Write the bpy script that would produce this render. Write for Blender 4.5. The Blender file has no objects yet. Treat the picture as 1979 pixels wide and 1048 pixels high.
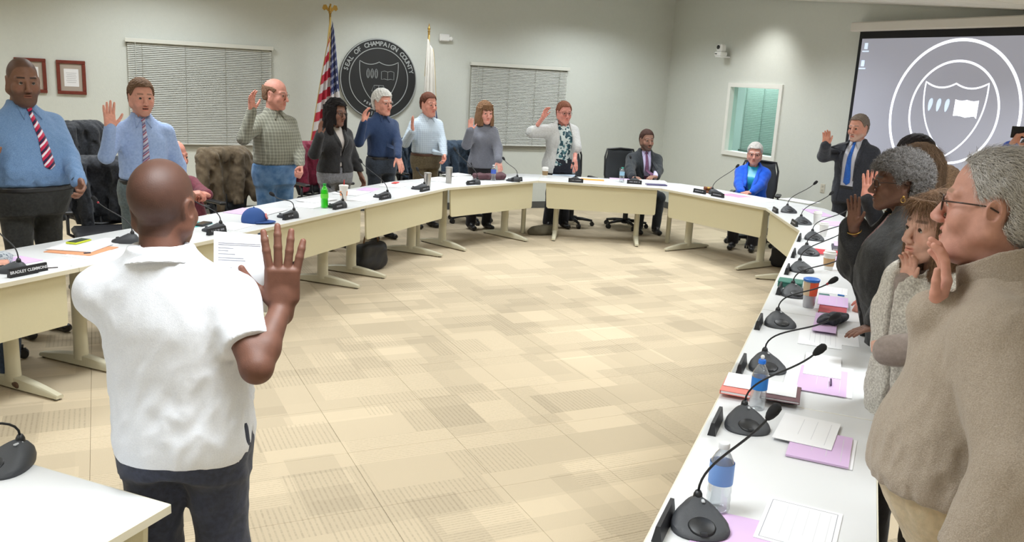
import bpy, math, random
import numpy as np
from mathutils import Vector, Matrix
# ------------------------------------------------------------------ camera
sc = bpy.context.scene
col = sc.collection
FPX, PITCH, ROLL, YAW, CH = 1658.8, .22117, .053803, -.452286, 1.97
def _axes():
    cp, sp = math.cos(PITCH), math.sin(PITCH)
    fw = np.array([0, cp, -sp]); up = np.array([0, sp, cp]); rt = np.array([1., 0, 0])
    c, s = math.cos(ROLL), math.sin(ROLL)
    Z = np.array([[math.cos(YAW), -math.sin(YAW), 0], [math.sin(YAW), math.cos(YAW), 0], [0, 0, 1]])
    return Z @ (c * rt + s * up), Z @ (-s * rt + c * up), Z @ fw
RT, UP, FW = _axes()
CAM = np.array([0, 0, CH])
cd = bpy.data.cameras.new('camera'); cam = bpy.data.objects.new('camera', cd); col.objects.link(cam)
cd.sensor_fit = 'HORIZONTAL'; cd.sensor_width = 36; cd.lens = FPX / 1979 * 36; cd.clip_start = .05
m = Matrix.Identity(4)
for i in range(3):
    m[i][0] = RT[i]; m[i][1] = UP[i]; m[i][2] = -FW[i]; m[i][3] = CAM[i]
cam.matrix_world = m
sc.camera = cam
def ray(px, py): return FW + RT * (px - 989.5) / FPX - UP * (py - 524) / FPX
def zp(px, py, z=0.):                       # a point of the photograph at a known height
    d = ray(px, py); return CAM + d * (z - CH) / d[2]
def yp(px, py, Y):
    d = ray(px, py); return CAM + d * Y / d[1]
def xp(px, py, X):
    d = ray(px, py); return CAM + d * X / d[0]
def dp(px, py, D): return CAM + ray(px, py) * D
# ------------------------------------------------------------------ world, lights, exposure
sc.view_settings.view_transform = 'Standard'; sc.view_settings.look = 'None'
sc.view_settings.gamma = 1; sc.view_settings.use_curve_mapping = False
sc.view_settings.exposure = -0.08
w = bpy.data.worlds.new('world'); sc.world = w; w.use_nodes = True
w.node_tree.nodes['Background'].inputs[0].default_value = (.9, .93, 1, 1)
w.node_tree.nodes['Background'].inputs[1].default_value = 0.3
YB, XR, XL, YF = 11.88, 8.42, -5.0, -3.2           # back wall, right wall, left wall, wall behind
def ceil_z(y): return max(3.38 - .082 * (YB - y), 2.72)
def area(name, loc, sx, sy, power, color=(1, .95, .87), rot=(0, 0, 0), spread=math.pi):
    l = bpy.data.lights.new(name, 'AREA'); l.shape = 'RECTANGLE'; l.size = sx; l.size_y = sy
    l.energy = power; l.color = color; l.spread = spread
    o = bpy.data.objects.new(name, l); o.location = loc; o.rotation_euler = rot; col.objects.link(o)
    return o
LIGHT_SPOTS = [(x, y) for x in (-2.6, .6, 3.8, 6.6) for y in (-.8, 2.2, 5.2, 8.2, 10.6)]
for x, y in LIGHT_SPOTS:
    area('troffer_light', (x, y, ceil_z(y) - .05), 1.2, .6, 42, (.945, 1.0, 1.03), (0, 0, 0), math.radians(140))
def wash(name, loc, target, power, size=math.radians(95)):
    l = bpy.data.lights.new(name, 'SPOT'); l.energy = power; l.spot_size = size; l.spot_blend = 1
    l.shadow_soft_size = .08; l.color = (1, 1, .97)
    o = bpy.data.objects.new(name, l); o.location = loc; col.objects.link(o)
    o.rotation_euler = (Vector(target) - Vector(loc)).to_track_quat('-Z', 'Y').to_euler()
wash('wall_downlight', (8.42 - .75, 9.4, 3.05), (8.42, 9.6, 1.7), 55)
# ------------------------------------------------------------------ helpers
def lin(c):
    return tuple((v / 255 / 12.92) if v / 255 <= .04045 else ((v / 255 + .055) / 1.055) ** 2.4 for v in c[:3]) + (1,)
_mats = {}
def M(name, c, rough=.6, metal=0, var=.0, scale=40, bump=0, bscale=200, spec=.5, emit=0, sheen=0, alpha=1, trans=0):
    """plain procedural material: colour with optional noise variation and bump"""
    if name in _mats: return _mats[name]
    m = bpy.data.materials.new(name); m.use_nodes = True; nt = m.node_tree; b = nt.nodes['Principled BSDF']
    col_ = lin(c)
    b.inputs['Base Color'].default_value = col_
    b.inputs['Roughness'].default_value = rough; b.inputs['Metallic'].default_value = metal
    b.inputs['Specular IOR Level'].default_value = spec
    if sheen: b.inputs['Sheen Weight'].default_value = sheen
    if trans: b.inputs['Transmission Weight'].default_value = trans
    if emit:
        b.inputs['Emission Color'].default_value = col_; b.inputs['Emission Strength'].default_value = emit
    if var or bump: tc = nt.nodes.new('ShaderNodeTexCoord')
    if var:
        n = nt.nodes.new('ShaderNodeTexNoise'); n.inputs['Scale'].default_value = scale; n.inputs['Detail'].default_value = 4
        nt.links.new(tc.outputs['Object'], n.inputs['Vector'])
        r = nt.nodes.new('ShaderNodeMapRange'); r.inputs[1].default_value = .3; r.inputs[2].default_value = .7
        r.inputs[3].default_value = 1 - var; r.inputs[4].default_value = 1 + var
        nt.links.new(n.outputs[0], r.inputs[0])
        mx = nt.nodes.new('ShaderNodeVectorMath'); mx.operation = 'SCALE'; mx.inputs[0].default_value = col_[:3]
        nt.links.new(r.outputs[0], mx.inputs['Scale']); nt.links.new(mx.outputs[0], b.inputs['Base Color'])
    if bump:
        n2 = nt.nodes.new('ShaderNodeTexNoise'); n2.inputs['Scale'].default_value = bscale; n2.inputs['Detail'].default_value = 3
        nt.links.new(tc.outputs['Object'], n2.inputs['Vector'])
        bp = nt.nodes.new('ShaderNodeBump'); bp.inputs['Strength'].default_value = bump; bp.inputs['Distance'].default_value = .004
        nt.links.new(n2.outputs[0], bp.inputs['Height']); nt.links.new(bp.outputs[0], b.inputs['Normal'])
    _mats[name] = m
    return m
def link(name, me, mat, parent=None, smooth=False):
    o = bpy.data.objects.new(name, me); col.objects.link(o)
    if mat is not None:
        for mm in (mat if isinstance(mat, (list, tuple)) else [mat]): me.materials.append(mm)
    if parent is not None: o.parent = parent
    if smooth: me.shade_smooth()
    return o
def tag(o, label=None, cat=None, group=None, kind=None):
    if label: o['label'] = label
    if cat: o['category'] = cat
    if group: o['group'] = group
    if kind: o['kind'] = kind
    return o
def empty(name, loc=(0, 0, 0), rz=0, label=None, cat=None, group=None):
    o = bpy.data.objects.new(name, None); col.objects.link(o); o.empty_display_size = .1
    o.location = tuple(loc); o.rotation_euler = (0, 0, rz)
    return tag(o, label, cat, group)
def kids(o): return [c for c in bpy.data.objects if c.parent == o]
def copy_tree(o, parent=None):
    c = o.copy(); col.objects.link(c); c.parent = parent
    for ch in kids(o): copy_tree(ch, c)
    return c
class MB:
    """mesh builder: collects vertices and faces (with material slots) into ONE mesh"""
    def __init__(s): s.v = []; s.f = []; s.mi = []
    def add(s, vs, fs, mi=0):
        k = len(s.v); s.v += [tuple(v) for v in vs]; s.f += [tuple(i + k for i in f) for f in fs]; s.mi += [mi] * len(fs); return s
    def box(s, c, d, R=None, mi=0, bev=0):
        hx, hy, hz = d[0] / 2, d[1] / 2, d[2] / 2
        if bev:
            # chamfered box via convex hull of inset corners
            vs = []
            for sx in (-1, 1):
                for sy in (-1, 1):
                    for sz in (-1, 1):
                        vs += [(sx * (hx - bev), sy * hy, sz * (hz - bev)), (sx * hx, sy * (hy - bev), sz * (hz - bev)), (sx * (hx - bev), sy * (hy - bev), sz * hz)]
            fs = _hull(vs)
        else:
            vs = [(sx * hx, sy * hy, sz * hz) for sx in (-1, 1) for sy in (-1, 1) for sz in (-1, 1)]
            fs = [(0, 1, 3, 2), (4, 6, 7, 5), (0, 4, 5, 1), (2, 3, 7, 6), (0, 2, 6, 4), (1, 5, 7, 3)]
        out = []
        for v in vs:
            p = Vector(v)
            if R is not None: p = R @ p
            out.append(p + Vector(c))
        return s.add(out, fs, mi)
    def prism(s, pts, z0, z1, mi=0):
        n = len(pts); vs = [(x, y, z0) for x, y in pts] + [(x, y, z1) for x, y in pts]
        fs = [tuple(range(n))[::-1], tuple(range(n, 2 * n))] + [(i, (i + 1) % n, n + (i + 1) % n, n + i) for i in range(n)]
        return s.add(vs, fs, mi)
    def lathe(s, prof, c=(0, 0, 0), n=20, R=None, mi=0, sx=1, sy=1):
        vs = []; fs = []
        for r, z in prof:
            for k in range(n):
                a = 2 * math.pi * k / n; p = Vector((r * math.cos(a) * sx, r * math.sin(a) * sy, z))
                if R is not None: p = R @ p
                vs.append(p + Vector(c))
        for i in range(len(prof) - 1):
            for k in range(n):
                fs.append((i * n + k, i * n + (k + 1) % n, (i + 1) * n + (k + 1) % n, (i + 1) * n + k))
        if prof[0][0] > 1e-5: fs.append(tuple(range(n))[::-1])
        if prof[-1][0] > 1e-5: fs.append(tuple((len(prof) - 1) * n + k for k in range(n)))
        return s.add(vs, fs, mi)
    def tube(s, pts, rad, n=8, mi=0, flat=1.0):
        pts = [Vector(p) for p in pts]; N = len(pts)
        rr = rad if isinstance(rad, (list, tuple)) else [rad] * N
        vs = []; fs = []; ref = None
        for i, p in enumerate(pts):
            t = (pts[min(i + 1, N - 1)] - pts[max(i - 1, 0)]).normalized()
            if ref is None:
                ref = Vector((0, 0, 1)) if abs(t.z) < .9 else Vector((1, 0, 0))
            a = t.cross(ref).normalized(); b = a.cross(t).normalized(); ref = b
            for k in range(n):
                th = 2 * math.pi * k / n
                vs.append(p + (a * math.cos(th) + b * math.sin(th) * flat) * rr[i])
        for i in range(N - 1):
            for k in range(n):
                fs.append((i * n + k, i * n + (k + 1) % n, (i + 1) * n + (k + 1) % n, (i + 1) * n + k))
        fs.append(tuple(range(n))[::-1]); fs.append(tuple((N - 1) * n + k for k in range(n)))
        return s.add(vs, fs, mi)
    def ball(s, c, r, n=12, R=None, mi=0):
        prof = [(max(math.sin(math.pi * i / (n // 2 + 2)), 0), -math.cos(math.pi * i / (n // 2 + 2))) for i in range(n // 2 + 3)]
        prof[0] = (0, -1); prof[-1] = (0, 1)
        rx, ry, rz = r if isinstance(r, (tuple, list)) else (r, r, r)
        vs = []; fs = []
        for pr, z in prof:
            for k in range(n):
                a = 2 * math.pi * k / n; p = Vector((pr * math.cos(a) * rx, pr * math.sin(a) * ry, z * rz))
                if R is not None: p = R @ p
                vs.append(p + Vector(c))
        for i in range(len(prof) - 1):
            for k in range(n): fs.append((i * n + k, i * n + (k + 1) % n, (i + 1) * n + (k + 1) % n, (i + 1) * n + k))
        return s.add(vs, fs, mi)
    def mesh(s, name):
        me = bpy.data.meshes.new(name); me.from_pydata(s.v, [], s.f)
        if any(s.mi): me.polygons.foreach_set('material_index', s.mi)
        me.validate(); me.update(); return me
    def build(s, name, mat, parent=None, smooth=False, ang=None):
        me = s.mesh(name); o = link(name, me, mat, parent)
        if smooth:
            me.shade_smooth()
            if ang: me.set_sharp_from_angle(angle=math.radians(ang))
        return o
def _hull(vs):
    import bmesh
    bm = bmesh.new()
    for v in vs: bm.verts.new(v)
    bm.verts.index_update(); bm.verts.ensure_lookup_table()
    bmesh.ops.convex_hull(bm, input=bm.verts)
    bmesh.ops.dissolve_limit(bm, angle_limit=.01, verts=bm.verts, edges=bm.edges)
    # map vertices back by position
    idx = {tuple(round(x, 6) for x in v): i for i, v in enumerate(vs)}
    fs = [tuple(idx[tuple(round(x, 6) for x in v.co)] for v in f.verts) for f in bm.faces]
    bm.free(); return fs
def bezier(p0, p1, p2, p3, n=12):
    P = [Vector(p) for p in (p0, p1, p2, p3)]
    return [P[0] * (1 - t) ** 3 + P[1] * 3 * t * (1 - t) ** 2 + P[2] * 3 * t * t * (1 - t) + P[3] * t ** 3 for t in [i / n for i in range(n + 1)]]
FONT_CACHE = {}
def text_obj(name, body, size, mat, parent, loc, rot, depth=.0006, align='CENTER', space=1.0, bold=0):
    cu = bpy.data.curves.new(name, 'FONT'); cu.body = body; cu.size = size; cu.extrude = depth; cu.offset = bold
    cu.align_x = align; cu.align_y = 'CENTER'; cu.space_character = space; cu.resolution_u = 3
    t = bpy.data.objects.new(name, cu); col.objects.link(t)
    dg = bpy.context.evaluated_depsgraph_get(); me = bpy.data.meshes.new_from_object(t.evaluated_get(dg))
    col.objects.unlink(t); bpy.data.objects.remove(t)
    me.materials.clear(); o = link(name, me, mat, parent); o.location = loc; o.rotation_euler = rot
    return o
# ------------------------------------------------------------------ implicit bodies
F32 = np.float32
def A(*v): return np.array(v, dtype=F32)
def unit(v): v = np.array(v, dtype=np.float64); return v / (np.linalg.norm(v) + 1e-9)
def smin(a, b, k):
    h = np.clip(.5 + .5 * (b - a) / k, 0, 1)
    return b + (a - b) * h - k * h * (1 - h)
def noise3(P, f, seed=0):
    """cheap smooth noise, about -1..1"""
    x, y, z = P[..., 0] * f, P[..., 1] * f, P[..., 2] * f
    s = seed * 1.7
    a = np.sin(x * 1.1 + 2.3 * np.sin(y * .7 + s) + s) * np.cos(y * 1.3 + 1.9 * np.sin(z * .8 + s * 2))
    b = np.sin(z * 1.2 + 2.1 * np.sin(x * .6 + s * 3) + 1.3 * y)
    c = np.sin(x * 2.3 + y * 1.9 - z * 2.7 + 2 * a + s)
    return (a + b * .7 + c * .5) / 2
class Vol:
    def __init__(s): s.ops = []; s.post = []; s.lo = np.full(3, 9.); s.hi = np.full(3, -9.)
    def _b(s, lo, hi, grow=True):
        lo = np.array(lo, float); hi = np.array(hi, float)
        if grow: s.lo = np.minimum(s.lo, lo); s.hi = np.maximum(s.hi, hi)
        return lo, hi
    def cone(s, a, b, ra, rb, k=.02, op='u', sq=None):
        a = np.array(a, float); b = np.array(b, float); R = max(ra, rb)
        lo, hi = s._b(np.minimum(a, b) - R, np.maximum(a, b) + R, op == 'u')
        ba = (b - a); L = max(ba @ ba, 1e-9); a_ = a.astype(F32); ba_ = ba.astype(F32)
        def fn(P):
            q = P - a_; t = np.clip((q @ ba_) / F32(L), 0, 1); e = q - t[..., None] * ba_
            if sq is not None:
                n_, f_ = sq; e = e + (e @ A(*n_))[..., None] * (A(*n_) * F32(f_ - 1))
            return np.sqrt((e * e).sum(-1)) - (ra + (rb - ra) * t)
        s.ops.append((fn, lo, hi, op, k)); return s
    def ell(s, c, r, R=None, k=.02, op='u'):
        c_ = A(*c); r_ = A(*(r if hasattr(r, '__len__') else (r, r, r))); m = float(max(r_))
        lo, hi = s._b(np.array(c) - m, np.array(c) + m, op == 'u')
        R_ = None if R is None else np.array(R, dtype=F32)
        def fn(P):
            q = P - c_
            if R_ is not None: q = q @ R_
            q1 = q / r_; k0 = np.sqrt((q1 * q1).sum(-1)) + 1e-6; q2 = q1 / r_; k1 = np.sqrt((q2 * q2).sum(-1)) + 1e-6
            return k0 * (k0 - 1) / k1
        s.ops.append((fn, lo, hi, op, k)); return s
    def box(s, c, h, R=None, rd=.005, k=.01, op='u'):
        c_ = A(*c); h_ = A(*h) - F32(rd); m = float(np.linalg.norm(h))
        lo, hi = s._b(np.array(c) - m, np.array(c) + m, op == 'u')
        R_ = None if R is None else np.array(R, dtype=F32)
        def fn(P):
            q = P - c_
            if R_ is not None: q = q @ R_
            q = np.abs(q) - h_
            return np.sqrt((np.maximum(q, 0) ** 2).sum(-1)) + np.minimum(q.max(-1), 0) - rd
        s.ops.append((fn, lo, hi, op, k)); return s
    def fn(s, f, lo, hi, k=.02, op='u'):
        lo, hi = s._b(lo, hi, op == 'u'); s.ops.append((f, lo, hi, op, k)); return s
    def _apply(s, D, P, o):
        f, lo, hi, op, k = o; d = f(P)
        if op == 'u': return smin(D, d, k)
        if op == 's': return -smin(-D, d, k)
        return D
    def eval(s, P):
        P = np.asarray(P, dtype=F32); D = np.full(P.shape[:-1], .5, dtype=F32)
        for o in s.ops: D = s._apply(D, P, o)
        for f in s.post: D = f(D, P)
        return D
    def mesh(s, h, lo=None, hi=None):
        lo = np.array(s.lo if lo is None else np.maximum(s.lo, lo)) - 2.5 * h; hi = np.array(s.hi if hi is None else np.minimum(s.hi, hi)) + 2.5 * h
        n = np.maximum(np.ceil((hi - lo) / h).astype(int) + 1, 4)
        ax = [(lo[i] + h * np.arange(n[i])).astype(F32) for i in range(3)]
        D = np.full(n, .5, dtype=F32)
        for o in s.ops:
            f, l, u, op, k = o; mg = k + 3 * h
            i0 = np.clip(np.floor((l - mg - lo) / h).astype(int), 0, n); i1 = np.clip(np.ceil((u + mg - lo) / h).astype(int) + 1, 0, n)
            if (i1 <= i0).any(): continue
            P = np.stack(np.meshgrid(*[ax[i][i0[i]:i1[i]] for i in range(3)], indexing='ij'), -1)
            sl = tuple(slice(i0[i], i1[i]) for i in range(3)); D[sl] = s._apply(D[sl], P, o)
        if s.post:
            P = np.stack(np.meshgrid(*ax, indexing='ij'), -1)
            for f in s.post: D = f(D, P)
        D[0] = D[-1] = .1; D[:, 0] = D[:, -1] = .1; D[:, :, 0] = D[:, :, -1] = .1
        return surfnet(D, lo, h)
def surfnet(F, lo, h):
    """naive surface nets on a grid of distances -> vertices, quads"""
    I = F < 0
    nx, ny, nz = F.shape
    cnt = np.zeros((nx - 1, ny - 1, nz - 1), np.uint8)
    for dx in (0, 1):
        for dy in (0, 1):
            for dz in (0, 1): cnt += I[dx:nx - 1 + dx, dy:ny - 1 + dy, dz:nz - 1 + dz]
    act = (cnt > 0) & (cnt < 8)
    cid = np.argwhere(act); idx = np.full(act.shape, -1, np.int64); idx[act] = np.arange(len(cid))
    acc = np.zeros((len(cid), 3)); num = np.zeros(len(cid))
    c = cid.T
    corners = [(0, 0, 0), (1, 0, 0), (0, 1, 0), (1, 1, 0), (0, 0, 1), (1, 0, 1), (0, 1, 1), (1, 1, 1)]
    vals = [F[c[0] + a, c[1] + b, c[2] + d] for a, b, d in corners]
    for i in range(8):
        for j in range(i + 1, 8):
            ci, cj = np.array(corners[i]), np.array(corners[j])
            if np.abs(ci - cj).sum() != 1: continue
            m_ = (vals[i] < 0) != (vals[j] < 0)
            t = vals[i][m_] / (vals[i][m_] - vals[j][m_])
            acc[m_] += ci + t[:, None] * (cj - ci); num[m_] += 1
    V = lo + h * (cid + acc / np.maximum(num, 1)[:, None])
    quads = []
    for axn in range(3):
        a, b = [(1, 2), (2, 0), (0, 1)][axn]
        s0 = [slice(None)] * 3; s1 = [slice(None)] * 3; s0[axn] = slice(0, -1); s1[axn] = slice(1, None)
        x0 = I[tuple(s0)]; x1 = I[tuple(s1)]
        e = np.argwhere(x0 != x1)
        e = e[(e[:, a] > 0) & (e[:, b] > 0) & (e[:, a] < F.shape[a] - 1) & (e[:, b] < F.shape[b] - 1)]
        if not len(e): continue
        da = np.zeros(3, int); da[a] = 1; db = np.zeros(3, int); db[b] = 1
        q = np.stack([idx[tuple((e - da - db).T)], idx[tuple((e - db).T)], idx[tuple(e.T)], idx[tuple((e - da).T)]], 1)
        fl = x0[tuple(e.T)]
        q[~fl] = q[~fl][:, ::-1]
        quads.append(q)
    Q = np.concatenate(quads) if quads else np.zeros((0, 4), int)
    Q = Q[(Q >= 0).all(1)]
    return V, Q
def np_mesh(name, parts, cols=None):
    """parts: list of (V, Q) -> one mesh; cols: list of per-vertex rgb arrays"""
    V = []; Q = []; k = 0
    for v, q in parts: V.append(v); Q.append(q + k); k += len(v)
    V = np.concatenate(V); Q = np.concatenate(Q)
    me = bpy.data.meshes.new(name); me.vertices.add(len(V)); me.vertices.foreach_set('co', V.astype(F32).ravel())
    me.loops.add(Q.size); me.loops.foreach_set('vertex_index', Q.astype(np.int32).ravel())
    me.polygons.add(len(Q)); me.polygons.foreach_set('loop_start', (np.arange(len(Q)) * 4).astype(np.int32))
    me.update(calc_edges=True)
    if cols is not None:
        C = np.concatenate(cols); at = me.color_attributes.new('tone', 'FLOAT_COLOR', 'POINT')
        at.data.foreach_set('color', np.concatenate([C, np.ones((len(C), 1))], 1).astype(F32).ravel())
    me.shade_smooth()
    return me
def relax(V, Q, n=2):
    for _ in range(n):
        acc = np.zeros_like(V); num = np.zeros(len(V))
        for i in range(4):
            for j in ((i + 1) % 4, (i + 3) % 4):
                np.add.at(acc, Q[:, i], V[Q[:, j]]); np.add.at(num, Q[:, i], 1)
        V = V * .5 + .5 * acc / np.maximum(num, 1)[:, None]
    return V, Q
def rotm(yaw=0, pitch=0, roll=0):
    """local->parent rotation: yaw about z (positive = turn to the person's left), pitch positive = look down, roll"""
    cy, sy = math.cos(yaw), math.sin(yaw); cp_, sp_ = math.cos(-pitch), math.sin(-pitch); cr, sr = math.cos(roll), math.sin(roll)
    Rz = np.array([[cy, -sy, 0], [sy, cy, 0], [0, 0, 1]]); Rx = np.array([[1, 0, 0], [0, cp_, -sp_], [0, sp_, cp_]])
    Ry = np.array([[cr, 0, sr], [0, 1, 0], [-sr, 0, cr]])
    return Rz @ Rx @ Ry
def skin_mat():
    if 'skin' in _mats: return _mats['skin']
    m = bpy.data.materials.new('skin'); m.use_nodes = True; nt = m.node_tree; b = nt.nodes['Principled BSDF']
    at = nt.nodes.new('ShaderNodeAttribute'); at.attribute_name = 'tone'
    tc = nt.nodes.new('ShaderNodeTexCoord'); n = nt.nodes.new('ShaderNodeTexNoise'); n.inputs['Scale'].default_value = 45; n.inputs['Detail'].default_value = 5
    nt.links.new(tc.outputs['Object'], n.inputs['Vector'])
    r = nt.nodes.new('ShaderNodeMapRange'); r.inputs[3].default_value = .84; r.inputs[4].default_value = 1.16
    nt.links.new(n.outputs[0], r.inputs[0])
    mx = nt.nodes.new('ShaderNodeVectorMath'); mx.operation = 'SCALE'
    nt.links.new(at.outputs['Color'], mx.inputs[0]); nt.links.new(r.outputs[0], mx.inputs['Scale']); nt.links.new(mx.outputs[0], b.inputs['Base Color'])
    b.inputs['Roughness'].default_value = .56; b.inputs['Specular IOR Level'].default_value = .4
    n2 = nt.nodes.new('ShaderNodeTexNoise'); n2.inputs['Scale'].default_value = 260
    nt.links.new(tc.outputs['Object'], n2.inputs['Vector'])
    bp = nt.nodes.new('ShaderNodeBump'); bp.inputs['Strength'].default_value = .25; bp.inputs['Distance'].default_value = .0015
    nt.links.new(n2.outputs[0], bp.inputs['Height']); nt.links.new(bp.outputs[0], b.inputs['Normal'])
    _mats['skin'] = m; return m
def fsm(x, a, b):
    t = np.clip((x - a) / (b - a), 0, 1); return t * t * (3 - 2 * t)
# ---- head -----------------------------------------------------------------------------------------
def head_vol(V, Hc, R, s, o):
    """adds a head (eye-line centre Hc, rotation R, scale s) to volume V"""
    sv = s * np.array([o.get('wx', .93), 1, 1]); L = lambda x, y, z: Hc + R @ (np.array([x, y, z]) * sv)
    fat = o.get('fat', 1.0); fem = o.get('fem', 0); jw = .056 * fat * (.9 if fem else 1)
    V.ell(L(0, -.014, .032), np.array((.076, .096, .085)) * sv, R, k=.01)
    V.ell(L(0, .026, -.032), np.array((.062 * fat, .060, .074)) * sv, R, k=.03 * s)
    for sx in (-1, 1):
        V.cone(L(sx * jw, -.005, -.050), L(sx * .016, .064, -.098), .021 * s, .019 * s, k=.025 * s)
        V.cone(L(sx * jw, -.005, -.050), L(sx * .052, .0, .0), .021 * s, .028 * s, k=.02 * s)
        V.ell(L(sx * .040 * fat, .056, -.034), np.array((.024, .022, .024)) * sv, R, k=.02 * s)
    V.ell(L(0, .072, -.100), np.array((.020, .016, .015)) * sv, R, k=.015 * s)
    if fat > 1.06:
        V.ell(L(0, .035, -.105), np.array((.05, .045, .028)) * sv * (fat - .05), R, k=.03 * s)
    # brow, sockets, nose
    for sx in (-1, 1):
        V.cone(L(sx * .046, .066, .020), L(sx * .012, .082, .018), .010 * s, .010 * s, k=.012 * s)
        V.ell(L(sx * .031, .100, -.001), np.array((.019, .020, .0105)) * sv, R, k=.009 * s, op='s')
        V.ell(L(sx * .031, .0735, .001), np.array((.0168, .0135, .0125)) * sv, R, k=.006 * s)
        V.cone(L(sx * .017, .087, .0085), L(sx * .044, .078, .006), .003 * s, .003 * s, k=.004 * s)
        V.ell(L(sx * .0125, .098, -.042), np.array((.0085, .010, .0075)) * sv, R, k=.006 * s)
        V.ell(L(sx * .0075, .103, -.049), np.array((.004, .005, .004)) * sv, R, k=.003 * s, op='s')
    V.cone(L(0, .084, .010), L(0, .108, -.036), .0080 * s, .0118 * s, k=.009 * s)
    V.ell(L(0, .073, -.068), np.array((.028, .018, .022)) * sv, R, k=.015 * s)
    op_ = o.get('mouth', 0)
    V.cone(L(-.020, .082, -.063), L(.020, .082, -.063), .0035 * s, .0035 * s, k=.006 * s)
    V.cone(L(-.009, .0895, -.0625), L(.009, .0895, -.0625), .0046 * s, .0046 * s, k=.009 * s)
    V.cone(L(-.011, .0868, -.0755 - op_ * .5), L(.011, .0868, -.0755 - op_ * .5), .0062 * s, .0062 * s, k=.008 * s)
    V.ell(L(0, .093, -.0685 - op_ * .2), np.array((.022, .012, .0016 + op_ * .5)) * sv, R, k=.003 * s, op='s')
    for sx in (-1, 1):    # ears
        Re = R @ rotm(sx * -.35, 0, sx * .12)
        V.ell(L(sx * .079, -.014, -.010), np.array((.0075, .020, .032)) * sv, Re, k=.006 * s)
        V.ell(L(sx * .0865, -.011, -.004), np.array((.0065, .012, .021)) * sv, Re, k=.003 * s, op='s')
        V.ell(L(sx * .080, -.004, -.035), np.array((.006, .009, .010)) * sv, Re, k=.005 * s)
def head_local(P, Hc, R, s): return ((P - Hc) @ R) / s
def hair_mask(style):
    """signed field in head space (metres at s=1): >0 where hair grows"""
    def f(q):
        x, y, z = q[..., 0], q[..., 1], q[..., 2]; ax = np.abs(x)
        front = style.get('front', .070) + .25 * ax * style.get('recede', 0)
        # hairline height as a function of y: low at the nape, high at the forehead
        line = np.where(y > .045, front, 0)
        t = fsm(y, -.005, .062)
        side = -.022 + (front + .022) * t           # from ear up to forehead
        nape = style.get('nape', -.075)
        t2 = fsm(-y, .012, .06)
        line = side * (1 - t2) + nape * t2
        g = z - line
        if 'bald' in style:                      # horseshoe fringe: nothing above this height
            top = style['bald'] - .25 * np.maximum(-y - .03, 0) * 0 - np.where(y > 0, y * .4, 0)
            g = np.minimum(g, top - z)
        return g
    return f
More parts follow.
